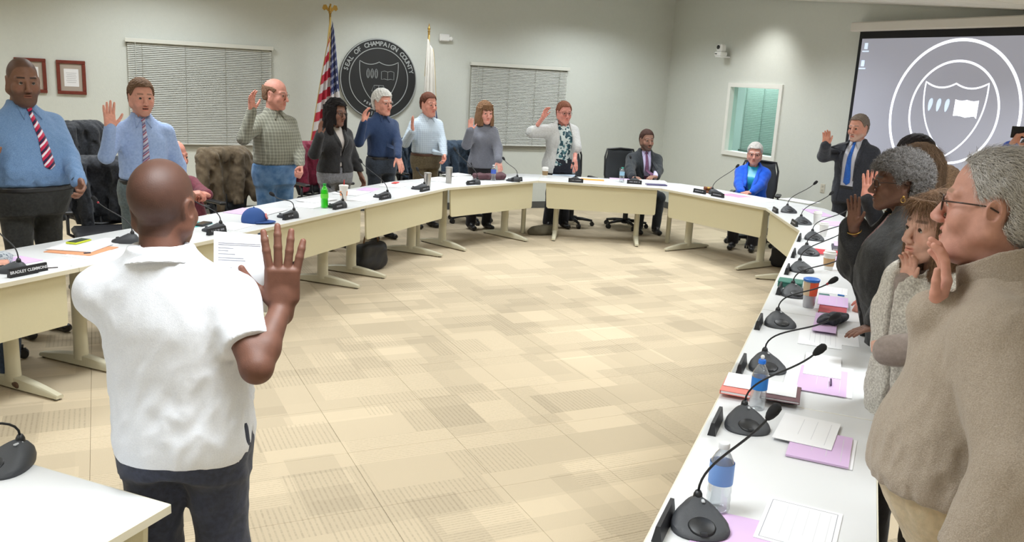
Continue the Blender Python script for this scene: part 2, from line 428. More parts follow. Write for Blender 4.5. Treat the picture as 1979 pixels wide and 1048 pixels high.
def person(label, hp, depth, face, skin, hair=None, haircol=(60, 40, 30), outfit=(), arms=None, head=None, build=None,
           sit=False, lean=(0, 0), res=1.0, zcut=None, group=None, glasses=None, z_head=None, feet=None):
    """A person whose crown is seen at photo point hp at the given distance; face = heading in the room.
    Local frame: +Y ahead, +X the person's right, z up, origin on the floor below the pelvis."""
    head = head or {}; build = build or {}; arms = arms or {}
    W = dp(hp[0], hp[1], depth); F = unit((face[0], face[1], 0)); Rw = np.array([[F[1], F[0], 0], [-F[0], F[1], 0], [0, 0, 1]])
    hs = head.get('s', 1.12) * 1.065; hv = hs * np.array([head.get('wx', .93), 1, 1]); crown = W[2]
    fem = build.get('fem', 0); g = build.get('g', 1.0); gb = build.get('belly', 0.0)
    seat = .50
    H = crown if not sit else build.get('h', 1.72)              # standing stature
    k_ = H / 1.76
    zo = 0 if not sit else crown - H                                # torso drop for sitting
    zb = lambda z: z * k_ + zo
    zhip = zb(.94)
    hy, hp_, hr = head.get('yaw', 0), head.get('pitch', .05), head.get('roll', 0)
    Rh = rotm(hy, hp_, hr)
    lx, ly = lean
    def sh(p): p = np.array(p, float); d = max(p[2] - zhip, 0); return p + np.array([lx * d, ly * d, 0])
    zc = crown - .117 * hs
    Hc = sh((0, .035, zc)) + np.array(head.get('off', (0, 0, 0)))
    top = Hc + Rh @ (np.array([0, 0, .117]) * hs)
    # root so that the crown falls where the photograph shows it
    root = np.array([W[0], W[1], 0]) - Rw @ np.array([top[0], top[1], 0])
    rz = math.atan2(Rw[1, 0], Rw[0, 0])
    E = empty('person', root, rz, label, 'person', group)
    def loc(px, py, d): return Rw.T @ (dp(px, py, d) - root)
    # ---------------------------------------------------------------- joints
    sw = (.142 if fem else .166) * (.6 + .4 * g) * k_ * build.get('sw', 1)
    zs = zb(1.350); neckb = sh((0, -.012, zb(1.452)))
    S = {1: sh((sw, -.01, zs)), -1: sh((-sw, -.01, zs))}
    UA, FA = .285 * k_ * build.get('arm', 1), .258 * k_ * build.get('arm', 1)
    J = {}
    for sx, key in ((1, 'R'), (-1, 'L')):
        a = arms.get(key, {}); sp_ = S[sx].copy()
        if 'w' in a: T = loc(*a['w'][:2], depth + a['w'][2])
        else:
            T = np.array(a.get('wl', (.29 * sx * (.7 + .3 * g), .06, zb(.86))), float)
            if 'wl' in a: T[0] *= 1
        dv = T - sp_; d = np.linalg.norm(dv); mx_ = (UA + FA) * .992
        if d > mx_ * 1.02 and 'w' in a: print('REACH', label[:30], key, round(d - mx_, 3))
        if d > mx_: T = sp_ + dv / d * mx_; d = mx_; 
        d = max(d, .09)
        dv = unit(T - sp_)
        pole = np.array(a.get('pole', (.5 * sx, -.6, -.6)), float); pole = pole - dv * (pole @ dv); pole = unit(pole)
        ca = (UA ** 2 + d ** 2 - FA ** 2) / (2 * UA * d); ca = max(-1, min(1, ca))
        El = sp_ + dv * UA * ca + pole * UA * math.sqrt(1 - ca * ca)
        fd = unit(a.get('fd', T - El)); n = np.array(a.get('n', (-sx, 0.2, 0)), float); n = unit(n - fd * (n @ fd))
        J[sx] = dict(S=sp_, E=El, W=T, fd=fd, n=n, hand=a.get('hand', 'relaxed'), scale=a.get('hs', 1.0))
    # ---------------------------------------------------------------- torso profile
    if fem: prof = [(.80, .160, .105, 0), (.88, .182, .122, -.008), (.97, .172, .112, -.004), (1.08, .142, .100, .004), (1.20, .150, .108, .008), (1.29, .152, .114, .012), (1.36, .132, .095, .0), (1.43, .085, .07, -.012), (1.48, .055, .055, -.015), (1.52, .05, .05, -.015)]
    else: prof = [(.80, .150, .100, 0), (.88, .170, .118, -.006), (.97, .165, .112, 0), (1.08, .158, .110, .006), (1.20, .166, .118, .008), (1.29, .170, .122, .008), (1.37, .150, .100, -.002), (1.43, .100, .075, -.012), (1.48, .06, .06, -.015), (1.52, .055, .055, -.015)]
    pz = np.array([zb(p[0]) for p in prof]); ga = 1 + (g - 1) * 1.0
    tap = np.array([1, 1, 1, 1, 1, .9, .6, .3, .1, .1])
    pa = np.array([p[1] for p in prof]) * k_ * (1 + (ga - 1) * tap); pb = np.array([p[2] for p in prof]) * k_ * (1 + (ga - 1) * tap)
    bel = gb * np.exp(-((np.array([p[0] for p in prof]) - build.get('bz', 1.06)) / .15) ** 2); pb = pb + bel * .55; pc = np.array([p[3] for p in prof]) * k_ + bel * .5; pa = pa + bel * .35
    _z = np.linspace(pz[0], pz[-1], 80); _w = np.exp(-((_z[:, None] - _z[None]) / (.030 * k_)) ** 2); _w /= _w.sum(1)[:, None]
    pa, pb, pc = [_w @ np.interp(_z, pz, t_) for t_ in (pa, pb, pc)]; pz = _z
    zt0 = zb(.80)
    def torso(infl, z0, z1):
        def f(P):
            z = P[..., 2]; dz = np.maximum(z - zhip, 0)
            x = P[..., 0] - lx * dz; y = P[..., 1] - ly * dz
            zz = np.clip(z, pz[0], pz[-1])
            a = np.interp(zz, pz, pa) + infl; b = np.interp(zz, pz, pb) + infl; c = np.interp(zz, pz, pc)
            rho = ((np.abs(x) / a) ** 2.35 + (np.abs(y - c) / b) ** 2.35) ** (1 / 2.35)
            d = (rho - 1) * np.minimum(a, b)
            return np.maximum(d, np.maximum(z - z1, z0 - z)).astype(F32)
        mxx = pa.max() + infl + abs(lx) * .6; mxy = (pb + np.abs(pc)).max() + infl
        return f, (-mxx - .02, -mxy - .02 + min(ly * .55, 0), z0), (mxx + .02, mxy + .02 + max(ly * .55, 0), z1)
    def shoulders(V, infl, k=.05):
        for sx in (-1, 1):
            V.cone(neckb + (sx * .020, 0, -.030), S[sx], .046 * k_ + infl, .050 * k_ + infl, k=.04)
        if fem:
            for sx in (-1, 1):
                V.ell(sh((sx * .072 * k_, .085 * k_, zb(1.245))), np.array((.068, .060, .066)) * k_ * (.6 + .4 * g) + infl, k=.05)
    def sleeve(V, sx, infl, upto=1.0, k=.03, cuff=0):
        j = J[sx]; up_ = (.052 if not fem else .045) * k_ * (.55 + .45 * g)
        V.cone(j['S'], j['E'], up_ + .004 + infl, up_ * .82 + infl, k=k + .012)
        if upto > .5:
            e = j['E'] + (j['W'] - j['E']) * (upto if upto < 1 else .985)
            V.cone(j['E'], e, up_ * .82 + infl, up_ * .60 + infl * .9 + cuff, k=.02)
    # ---------------------------------------------------------------- body mesh (head, neck, arms, hands, hidden core)
    parts = []; cols = []
    base = np.array(lin(skin)[:3]); lip = base * np.array(head.get('lip', (.92, .62, .60))); 
    hcol = np.array(lin(haircol)[:3])
    Vh = Vol(); head_vol(Vh, Hc, Rh, hs, head)
    nr = (.048 if fem else .058) * k_ * (.7 + .3 * g)
    nk = Hc + Rh @ (np.array([0, -.020, -.065]) * hs)
    Vh.cone(nk, neckb + (0, 0, -.03), nr, nr * 1.12, k=.025)
    hres = (.0038 if depth > 7 else .0036 if depth > 3 else .0030) * res
    v, q = Vh.mesh(hres); qh = head_local(v, Hc, Rh, hv)
    C = np.tile(base, (len(v), 1)); x, y, z = qh.T
    op_ = head.get('mouth', 0)
    lm = (1 - fsm(np.abs(x) / (.024), .75, 1.0)) * (1 - fsm(np.abs(z + .069 + op_ * .25) / (.0095 + op_ * .7), .7, 1.1)) * (y > .078)
    C = C + (lip - C) * np.clip(lm, 0, 1)[:, None] * .8
    ck = np.exp(-(((np.abs(x) - .04) / .02) ** 2 + ((z + .03) / .022) ** 2)) * (y > .03) + .7 * np.exp(-((x / .013) ** 2 + ((z + .037) / .014) ** 2)) * (y > .08)
    C = C * (1 - ck[:, None] * np.array([.0, .10, .10]) * head.get('flush', 1))
    em = (1 - fsm(np.abs(z - .0255 - .06 * np.maximum(np.abs(x) - .03, 0) * -1) / .0055, .5, 1.1)) * fsm(np.abs(x), .010, .015) * (1 - fsm(np.abs(x), .046, .054)) * (y > .05)
    bc = np.array(lin(head.get('brow', haircol))[:3]); C = C + (bc - C) * np.clip(em, 0, 1)[:, None] * head.get('browk', .75)
    if op_:
        mm = (np.abs(x) < .019) & (np.abs(z + .0685 + op_ * .2) < .0045 + op_ * .45) & (y > .07) & (y < .0905)
        C[mm] = base * .12
    if head.get('stubble'):
        st = head['stubble']; sm = np.clip(fsm(-z, .035, .06) * fsm(y, -.01, .03) * fsm(.13 + z, 0, .01), 0, 1) * (1 - np.clip(lm, 0, 1))
        sm *= 1 - .6 * np.exp(-(((np.abs(x) - .045) / .012) ** 2 + ((z + .05) / .012) ** 2))
        C = C + (np.array(lin(st[0])[:3]) - C) * (sm * st[1])[:, None]
    if hair and hair.get('scalp_tint'):  # skin tinted towards the cropped hair colour where hair grows
        hm = fsm(hair_mask(hair)(qh), 0, .008); hm *= (np.abs(x) < .078)
        C = C + (np.array(lin(hair['scalp_tint'])[:3]) - C) * (hm * hair.get('sk', .6))[:, None]
    C *= (1 + .05 * noise3(v, 60))[:, None]
    parts.append((v, q)); cols.append(C)
    short = next((o_ for o_ in outfit if o_.get('sleeve') == 'short'), None)
    barearm = any(o_.get('bare') for o_ in outfit)
    for sx in (-1, 1):
        j = J[sx]; V = Vol(); hk = k_ * (.88 if fem else 1.0) * j['scale']; ur = (.052 if not fem else .045) * k_ * (.55 + .45 * g)
        if short or barearm:
            V.cone(j['S'], j['E'], ur, ur * .86, k=.02)
            mid = j['E'] + (j['W'] - j['E']) * .3
            V.cone(j['E'], mid, ur * .84, ur * .84, k=.02); V.cone(mid, j['W'], ur * .84, .030 * k_, k=.02)
        else: V.cone(j['E'] + (j['W'] - j['E']) * .5, j['W'], ur * .6, .026 * k_, k=.02)
        make_hand(V, j, sx, hk)
        hr_ = (.0042 if depth > 7 else .0034 if depth > 3 else .0028) * res
        v, q = V.mesh(hr_)
        Cc = np.tile(base, (len(v), 1))
        pal = fsm((v - j['W']) @ j['n'], .002, .012) * fsm((v - j['W']) @ j['fd'], -.01, .02)
        pc_ = np.array(head.get('palm', (1.08, 1.02, 1.0)))
        Cc = Cc * (1 + (pc_ - 1) * pal[:, None]); Cc *= (1 + .06 * noise3(v, 70))[:, None]
        parts.append((v, q)); cols.append(Cc)
    core = Vol(); f_, lo_, hi_ = torso(-.02, zt0, zb(1.5)); core.fn(f_, lo_, hi_, k=.03); shoulders(core, -.02)
    HJ = {sx: np.array([sx * .092 * k_ * (.8 + .2 * g), 0, zb(.90)]) for sx in (-1, 1)}
    if sit:
        fh = sit if isinstance(sit, (tuple, list)) else (0, 0)
        KN = {sx: np.array([sx * .13, .43 * k_, .50]) for sx in (-1, 1)}; AN = {sx: np.array([sx * .12 + fh[0], .40 * k_ + fh[1], .085]) for sx in (-1, 1)}
    else:
        st_ = build.get('stance', 1)
        KN = {sx: np.array([sx * .105 * st_, .015, zb(.50)]) for sx in (-1, 1)}; AN = {sx: np.array([sx * .115 * st_, -.02, .085]) for sx in (-1, 1)}
    for sx in (-1, 1):
        core.cone(HJ[sx], KN[sx], .06, .042, k=.03); core.cone(KN[sx], AN[sx], .042, .03, k=.03)
    v, q = core.mesh(.02); parts.append((v, q)); cols.append(np.tile(base, (len(v), 1)))
    body = link('body', np_mesh('body', parts, cols), skin_mat(), E)
    # eyes
    if head.get('eyes', 1):
        for sx in (-1, 1):
            c = Hc + Rh @ (np.array([sx * .031, .0735, .000]) * hv)
            mb = MB(); mb.ball((0, 0, 0), .0128 * hs, n=16)
            nn_ = len(mb.f); gz = unit(Rh @ np.array(head.get('gaze', (0, 1, 0))))
            for i, f in enumerate(mb.f):
                cc = np.mean([mb.v[a] for a in f], axis=0)
                if unit(cc) @ gz > .74: mb.mi[i] = 1
            ob = mb.build('eye', [M('eye_white', (178, 170, 160), .3), M('iris_dark', (45, 32, 24), .2)], E, smooth=True); ob.location = tuple(c + Rh @ (np.array([0, .0018, 0]) * hs))
    # ---------------------------------------------------------------- clothes
    made = {}
    for o_ in outfit:
        t = o_['t']; mat = o_['m']; res_c = o_.get('res', .013 if depth > 7 else .010 if depth > 3 else .0075) * res
        V = Vol()
        if t in ('shirt', 'jacket'):
            infl = o_.get('infl', .012 if t == 'shirt' else .026); z0 = zb(o_.get('hem', .95 if t == 'shirt' else .80)); 
            f_, lo_, hi_ = torso(infl, z0, zb(o_.get('top', 1.505))); V.fn(f_, lo_, hi_, k=.04)
            shoulders(V, infl)
            sl = o_.get('sleeve', 'long')
            for sx in o_.get('sides', (-1, 1)):
                if sl == 'long': sleeve(V, sx, infl + o_.get('loose', .0), o_.get('upto', 1.0), cuff=o_.get('cuff', 0))
                elif sl == 'half': sleeve(V, sx, infl + .01, .45)
                elif sl == 'short':
                    j = J[sx]; up_ = .052 * k_ * (.55 + .45 * g); e = j['S'] + (j['E'] - j['S']) * o_.get('slen', .62)
                    V.cone(j['S'], e, up_ + .014, up_ + .016, k=.05)
            if sl == 'short':
                def clipsl(D, P, J=J, o_=o_):
                    for sx in (-1, 1):
                        j = J[sx]; ax_ = unit(j['E'] - j['S']).astype(F32); L_ = np.linalg.norm(j['E'] - j['S']) * o_.get('slen', .62)
                        t_ = (P - j['S'].astype(F32)) @ ax_ - L_
                        q_ = P - j['S'].astype(F32); r_ = np.sqrt(np.maximum((q_ * q_).sum(-1) - (q_ @ ax_) ** 2, 0))
                        D = np.where((t_ > -.03) & (t_ < .12) & (r_ < .092) & (P[..., 0] * sx > .14), np.maximum(D, t_), D)
                    return D
                V.post.append(clipsl)
            fa = o_.get('fold', .0045); sd = o_.get('seed', hp[0] % 17)
            def folds(D, P, fa=fa, sd=sd):
                Q_ = P * np.array([1, 1, .55], F32)
                n_ = noise3(Q_, 26, sd) + .6 * noise3(Q_, 52, sd + 3)
                wz = .55 + .9 * np.exp(-((P[..., 2] - zb(1.02)) / .11) ** 2)
                r_ = 1 - np.abs(n_) * 1.4
                return D - (fa * (r_ - .4) * wz).astype(F32)
            V.post.append(folds)
            if o_.get('tuck'): V.post.append(lambda D, P: (D + .022 * fsm(-P[..., 2], -zb(1.01), -zb(.97))).astype(F32))
            # neck opening and bottom cut
            no = o_.get('neck', .058) * k_
            nd = Hc - neckb; nd = unit(nd)
            def cut(D, P, z0=z0, o_=o_, no=no):
                D = np.maximum(D, z0 - P[..., 2] + o_.get('hemslope', 0) * P[..., 1])
                q_ = P - neckb.astype(F32); t_ = q_ @ nd.astype(F32); rr = np.sqrt(np.maximum((q_ * q_).sum(-1) - t_ * t_, 0))
                D = np.maximum(D, np.where(t_ > -.02, no - rr, -1))
                if o_.get('vee'):        # open front: (z, half width) pairs; >0 beyond the front surface
                    zz = np.array([zb(a) for a, b in o_['vee']])[::-1]; ww = np.array([b for a, b in o_['vee']])[::-1]
                    dz = np.maximum(P[..., 2] - zhip, 0); x_ = P[..., 0] - lx * dz - o_.get('vx', 0); y_ = P[..., 1] - ly * dz
                    wv = np.interp(P[..., 2], zz, ww, left=ww[0], right=ww[-1])
                    inn = np.where(y_ > .0, (wv - np.abs(x_)), -1)
                    D = np.maximum(D, inn)
                return D.astype(F32)
            V.post.append(cut)
            for ex in o_.get('vents', []):
                def vent(D, P, ex=ex):
                    x0, y0, wz, ww = ex; zt = z0 + wz
                    wv = ww * (zt - P[..., 2]) / wz
                    dd = np.where(P[..., 0] * x0 > 0, wv - np.abs(P[..., 1] - y0), -1)
                    return np.maximum(D, dd).astype(F32)
                V.post.append(vent)
            v, q = relax(*V.mesh(res_c), 1); nm = o_.get('name', t)
            ob = link(nm, np_mesh(nm, [(v, q)]), mat, E); made[nm] = V
            # surface helper for tie / placket / buttons
            def front(x, z, V=V, off=.0):
                ys = np.linspace(.40, -.05, 91); dz = max(z - zhip, 0)
                P = np.stack([np.full(91, x + lx * dz), ys + ly * dz, np.full(91, z)], 1).astype(F32); d = V.eval(P)
                i = np.argmax(d < 0) if (d < 0).any() else 90
                return (x + lx * dz, ys[i] + ly * dz + off, z)
            E_front = front
            if o_.get('collar'):
                cm = o_.get('collar_mat', mat); Vc = Vol(); up = nd
                rn = no + .004
                b0 = neckb + up * -.012; b1 = neckb + up * (.038 * k_ * o_.get('ch', 1))
                def band(P, b0=b0, b1=b1, rn=rn):
                    a_ = b0.astype(F32); ba = (b1 - b0).astype(F32); L_ = np.linalg.norm(ba)
                    q_ = P - a_; t_ = (q_ @ ba) / L_; e_ = q_ - (t_[..., None] * ba) / L_
                    e_ = e_ * np.array([1, .93, 1], F32); pl_ = o_.get('polo_collar', 0)
                    rr = np.sqrt((e_ * e_).sum(-1)); rad = rn + (.016 + .020 * pl_) * (1 - t_ / L_)
                    d = np.abs(rr - rad) - (.0045 + .003 * pl_)
                    zl = L_ - np.maximum(e_[..., 1], 0) * .30
                    d = np.maximum(d, np.maximum(t_ - zl, -t_))
                    gap = np.where(e_[..., 1] > 0, .010 + .0 * t_ - np.abs(e_[..., 0]), -1)
                    return np.maximum(d, gap * o_.get('gap', 1)).astype(F32)
                Vc.fn(band, neckb - .11, neckb + .12, k=.002)
                if o_.get('points', 1):
                    for sx in (-1, 1):
                        A_ = np.array([.008, 1.466]); B_ = np.array([.060, 1.478]); C_ = np.array([.056, 1.392]); mf = MB(); n5 = 6; id_ = {}
                        for i5 in range(n5 + 1):
                            for j5 in range(n5 + 1 - i5):
                                u5, v5 = i5 / n5, j5 / n5; q5 = A_ * (1 - u5 - v5) + B_ * u5 + C_ * v5
                                pp = front(sx * q5[0] * k_, zb(q5[1])); dz5 = max(zb(q5[1]) - zhip, 0)
                                yy = max(pp[1], neckb[1] + (no + .012) * math.sqrt(max(1 - (q5[0] / .075) ** 2, .05)) * (1 if q5[1] > 1.44 else 0)) + .007
                                id_[i5, j5] = len(mf.v); mf.v.append((pp[0], yy, zb(q5[1])))
                        for i5 in range(n5):
                            for j5 in range(n5 - i5):
                                mf.f.append((id_[i5, j5], id_[i5 + 1, j5], id_[i5, j5 + 1])); mf.mi.append(0)
                                if j5 < n5 - i5 - 1: mf.f.append((id_[i5 + 1, j5], id_[i5 + 1, j5 + 1], id_[i5, j5 + 1])); mf.mi.append(0)
                        fo = mf.build('collar_flap', cm, E, smooth=True); so = fo.modifiers.new('thickness', 'SOLIDIFY'); so.thickness = .005; so.offset = 0
                v, q = Vc.mesh(min(res_c * .55, .005)); link('collar', np_mesh('collar', [(v, q)]), cm, E)
            if o_.get('placket'):
                mb = MB(); zs_ = np.linspace(z0 + .01, zb(1.44), 16); w_ = .016
                for a in range(15):
                    p = []
                    for zz in (zs_[a], zs_[a + 1]):
                        for xx in (-w_, w_): p.append(front(xx, zz, off=.0035))
                    mb.add(p, [(0, 1, 3, 2)])
                link('placket', mb.mesh('placket'), mat, E, smooth=True)
                for zz in (zs_[1:-1:2] if depth < 8 and not o_.get('tie') else []):
                    p = front(0, zz, off=.005); MB().lathe([(.0058, 0), (.0058, .002)], c=p, n=10, R=Matrix.Rotation(-math.pi / 2, 3, 'X')).build('button', o_.get('button_mat', M('shirt_button', (225, 222, 215), .4)), E)
            if o_.get('tie'):
                ti = o_['tie']; mb = MB(); zt = zb(1.435); zbm = zb(ti.get('bottom', 1.03)); N_ = 18; dx = ti.get('dx', 0)
                for i in range(N_):
                    t_ = i / (N_ - 1); zz = zt + (zbm - zt) * t_
                    wv = (.014 + .024 * min(t_ * 1.25, 1)) * ti.get('w', 1); 
                    if i == N_ - 1: wv = .003
                    yy = max(front(k2 * wv + dx * t_, zz - 0, off=0)[1] for k2 in (-1, 0, 1)) + .009
                    dz = max(zz - zhip, 0) * lx
                    mb.add([(-wv + dx * t_ + dz, yy - .003, zz + (0 if i < N_ - 1 else 0)), (dx * t_ + dz, yy + .001, zz), (wv + dx * t_ + dz, yy - .003, zz)], [])
                    if i: b_ = 3 * i; mb.add([], []); mb.f += [(b_ - 3, b_ - 2, b_ + 1, b_), (b_ - 2, b_ - 1, b_ + 2, b_ + 1)]; mb.mi += [0, 0]
                me = mb.mesh('tie'); ob = link('tie', me, ti['m'], E, smooth=True)
                so = ob.modifiers.new('thickness', 'SOLIDIFY'); so.thickness = .004; so.offset = 0
                kz = np.array(front(0, zb(1.445))); kc = (kz[0], kz[1] + .010, zb(1.452))
                MB().ball(kc, (.017, .013, .020), 10).build('tie_knot', ti['m'], ob, smooth=True)
            if o_.get('lapels'):
                lm_ = o_.get('lapel_mat', mat); zz = np.array([zb(a) for a, b in o_['vee']]); ww = [b for a, b in o_['vee']]
                for sx in (-1, 1):
                    mb = MB(); N_ = 9; z_hi = zb(1.46); z_lo = zb(o_.get('lap_lo', 1.13))
                    for i in range(N_):
                        t_ = i / (N_ - 1); z_ = z_hi + (z_lo - z_hi) * t_
                        wv = np.interp(z_, zz[::-1], ww[::-1]) + .002; lw = o_.get('lw', .045) * (math.sin(math.pi * min(t_ * 1.0 + .25, 1)) ** .7 if t_ < .99 else 0) + .004
                        if .2 < t_ < .3: lw *= .62
                        p0 = front(sx * wv, z_); p1 = front(sx * (wv + lw), z_)
                        yA = p1[1] + .008; mb.add([(p0[0] - sx * .004, yA + .004, z_), (p1[0], yA, z_)], [])
                        if i: b_ = 2 * i; mb.f.append((b_ - 2, b_ - 1, b_ + 1, b_)); mb.mi.append(0)
                    ob = link('lapel', mb.mesh('lapel'), lm_, E, smooth=True); so = ob.modifiers.new('thickness', 'SOLIDIFY'); so.thickness = .004
        elif t == 'trousers':
            infl = o_.get('infl', .014); z1 = zb(o_.get('top', .99)); lr = o_.get('leg', 1.0) * k_ * (.7 + .3 * g)
            f_, lo_, hi_ = torso(infl, zt0, z1); V.fn(f_, lo_, hi_, k=.05)
            for sx in (-1, 1):
                V.cone(HJ[sx], KN[sx], .092 * lr, .068 * lr, k=.05); V.cone(KN[sx], AN[sx] + (0, 0, -.01), .068 * lr, .056 * lr * o_.get('flare', 1), k=.03)
            if sit: V.ell((0, -.02, .56), (.19 * g, .15, .10), k=.06)
            def tf(D, P, sd=hp[0] % 13):
                Q_ = P * np.array([1, 1, .6], F32)
                r_ = 1 - np.abs(noise3(Q_, 24, sd) + .5 * noise3(Q_, 48, sd)) * 1.4
                D = D - (.0045 * (r_ - .4)).astype(F32)
                return np.maximum(D, np.maximum(P[..., 2] - z1, o_.get('cut', .035) - P[..., 2])).astype(F32)
            if sit: z1 = .70
            V.post.append(tf)
            v, q = V.mesh(.014 * res if depth > 3 else .010 * res); link(o_.get('name', 'trousers'), np_mesh('trousers', [(v, q)]), mat, E)
            if o_.get('belt'):
                fb, lb, hb = torso(infl + .004, zb(.955), zb(.99)); Vb = Vol(); Vb.fn(fb, lb, hb, k=.005); v, q = Vb.mesh(.009); link('belt', np_mesh('belt', [(v, q)]), o_['belt'], E)
        elif t == 'skirt':
            z1 = zb(1.03); infl = .02
            def sk(P):
                z = P[..., 2]; zz = np.clip(z, pz[0], pz[-1]); a = np.interp(zz, pz, pa) + infl; b = np.interp(zz, pz, pb) + infl
                rho = ((np.abs(P[..., 0]) / a) ** 2.2 + (np.abs(P[..., 1]) / b) ** 2.2) ** (1 / 2.2)
                return np.maximum((rho - 1) * np.minimum(a, b) + .003 * np.sin(P[..., 0] * 60), np.maximum(z - z1, zb(.5) - z)).astype(F32)
            V.fn(sk, (-.3, -.25, zb(.5)), (.3, .25, z1), k=.02); v, q = V.mesh(.013); link('skirt', np_mesh('skirt', [(v, q)]), mat, E)
    sm_ = build.get('shoes', M('black_shoe', (28, 26, 26), .35))
    for sx in (-1, 1):
        Vs = Vol(); a = AN[sx]; ff = .12
        Vs.cone((a[0], a[1] - .03, .045), (a[0] + sx * .012, a[1] + .15, .036), .040, .036, k=.03, sq=((0, 0, 1), 1.15))
        Vs.cone((a[0], a[1] - .01, .06), (a[0], a[1] + .04, .075), .042, .038, k=.03)
        Vs.post.append(lambda D, P: np.maximum(D, .004 - P[..., 2]).astype(F32))
        v, q = Vs.mesh(.010); link('shoe', np_mesh('shoe', [(v, q)]), sm_, E)
    # ---------------------------------------------------------------- hair
    if hair and hair.get('t', .01) > 0:
        mk = hair_mask(hair); tk = hair.get('t', .012); Vr = Vol()
        L = lambda x, y, z: Hc + Rh @ (np.array([x, y, z]) * hv)
        Vr.ell(L(0, -.014, .032), (np.array((.076, .096, .085)) + tk) * hv, Rh, k=.01)
        Vr.ell(L(0, -.04, -.02), (np.array((.060, .060, .066)) + tk) * hv, Rh, k=.03)
        lg = hair.get('long', 0)
        nf, na = hair.get('nf', 90), hair.get('na', .0035)
        def hm(D, P):
            qh_ = head_local(P, Hc.astype(F32), Rh.astype(F32), hv.astype(F32)); m_ = mk(qh_)
            D = D + (na * noise3(P * np.array([1, 1, hair.get('strz', 1.0)], F32), nf, 2)).astype(F32)
            ear = np.linalg.norm((np.abs(qh_) - np.array([.082, 0, 0], F32) - np.array([0, 0, 0], F32)) * np.array([1.2, 1, 1], F32) * (np.array([1, 1, 1], F32)) - np.array([0, .012, .010], F32), axis=-1)
            if not lg and not hair.get('cover'):
                x_, y_, z_ = qh_[..., 0], qh_[..., 1], qh_[..., 2]
                e_ = np.sqrt(((np.abs(x_) - .082) * .8) ** 2 + (y_ + .010) ** 2 + ((z_ + .008) * .75) ** 2)
                D = np.maximum(D, (.030 - e_) * hs)
            D = np.maximum(D, smin(-m_ * .8 * hs, m_ * 0 + 1, .001) + .0)
            return D.astype(F32)
        Vt = Vr; Vt.post.append(hm); Vr = Vol(); Vr.fn(lambda P: Vt.eval(P), Vt.lo, Vt.hi, k=.01)
        if lg:     # curtain of longer hair round the sides and back
            Vl = Vr; wv = .076 + tk - hair.get('thick', .016)
            def cur(P):
                qh_ = head_local(P, Hc.astype(F32), Rh.astype(F32), hv.astype(F32)); x_, y_, z_ = qh_[..., 0], qh_[..., 1], qh_[..., 2]
                t_ = np.clip((.03 - z_) / max(lg, .01), 0, 1.2); a_ = wv + hair.get('flare', .018) * np.sin(np.clip(t_, 0, 1) * np.pi * .62); b_ = .096 + tk - hair.get('thick', .016) + .006 * t_
                rho = np.sqrt((x_ / a_) ** 2 + ((y_ + .014) / b_) ** 2)
                d = (np.abs(rho - 1) * a_ - hair.get('thick', .016))
                d = np.maximum(d, np.maximum(-(z_ - (.03 - lg)), z_ - .05)); fr = hair.get('openy', .035)
                d = np.maximum(d, y_ - fr + np.maximum(z_, -.03) * hair.get('sl', .0))
                return (d * hs + na * 1.2 * noise3(P * np.array([1, 1, .25], F32), nf * .8, 5)).astype(F32)
            Vl.fn(cur, Hc - (.14 * hs, .14 * hs, (lg + .01) * hs), Hc + (.14 * hs, .14 * hs, .08 * hs), k=.02)
            if hair.get('fringe'):
                for i in range(9):
                    xx = -.055 + i * .0137
                    Vr2 = L(xx, .060 + .028 * (1 - (xx / .065) ** 2), .085); Vr3 = L(xx * 1.05 + .004, .068 + .026 * (1 - (xx / .065) ** 2), hair['fringe'] + .008 * math.sin(i * 2.1))
                    Vl.cone(Vr2, Vr3, .012 * hs, .006 * hs, k=.008)
        v, q = Vr.mesh(hres * 1.2); hp_parts = [(v, q)]
        hme = np_mesh('hair', hp_parts)
        ho = link('hair', hme, hair.get('mat') or M('hair_%d_%d_%d' % tuple(haircol), haircol, .75, var=.35, scale=120, bump=.6, bscale=220, spec=.12), E)
        if hair.get('strands'):
            strands(ho, hp_parts, Hc, Rh, hs, hair, E)
    if glasses:
        gm = M('glasses_' + '_'.join(map(str, glasses.get('c', (30, 26, 24)))), glasses.get('c', (30, 26, 24)), .3); mb = MB(); L = lambda x, y, z: Hc + Rh @ (np.array([x, y, z]) * hv)
        r_ = glasses.get('r', .0017) * hs
        for sx in (-1, 1):
            ring = []
            for k in range(17):
                a = 2 * math.pi * k / 16; cx_ = math.copysign(abs(math.cos(a)) ** .7, math.cos(a)); sy_ = math.copysign(abs(math.sin(a)) ** .7, math.sin(a))
                ring.append(L(sx * .033 + cx_ * .024, .098 - abs(sx * .033 + cx_ * .024) * .12, -.002 + sy_ * .016))
            mb.tube(ring, r_, 6)
            mb.tube([L(sx * .057, .091, .003), L(sx * .078, .05, .005), L(sx * .084, .0, .004), L(sx * .084, -.02, -.006)], r_ * 1.1, 6)
        mb.tube([L(-.010, .097, .003), L(0, .1, .006), L(.010, .097, .003)], r_, 6)
        mb.build('glasses', gm, E, smooth=True)
    DBG.append((label, root, crown, H))
    E_info = dict(J=J, Hc=Hc, Rh=Rh, hs=hs, made=made, k=k_, root=root, Rw=Rw, zb=zb, E=E, sh=sh, neckb=neckb, front=locals().get('E_front'), loc=loc)
    return E_info
DBG = []
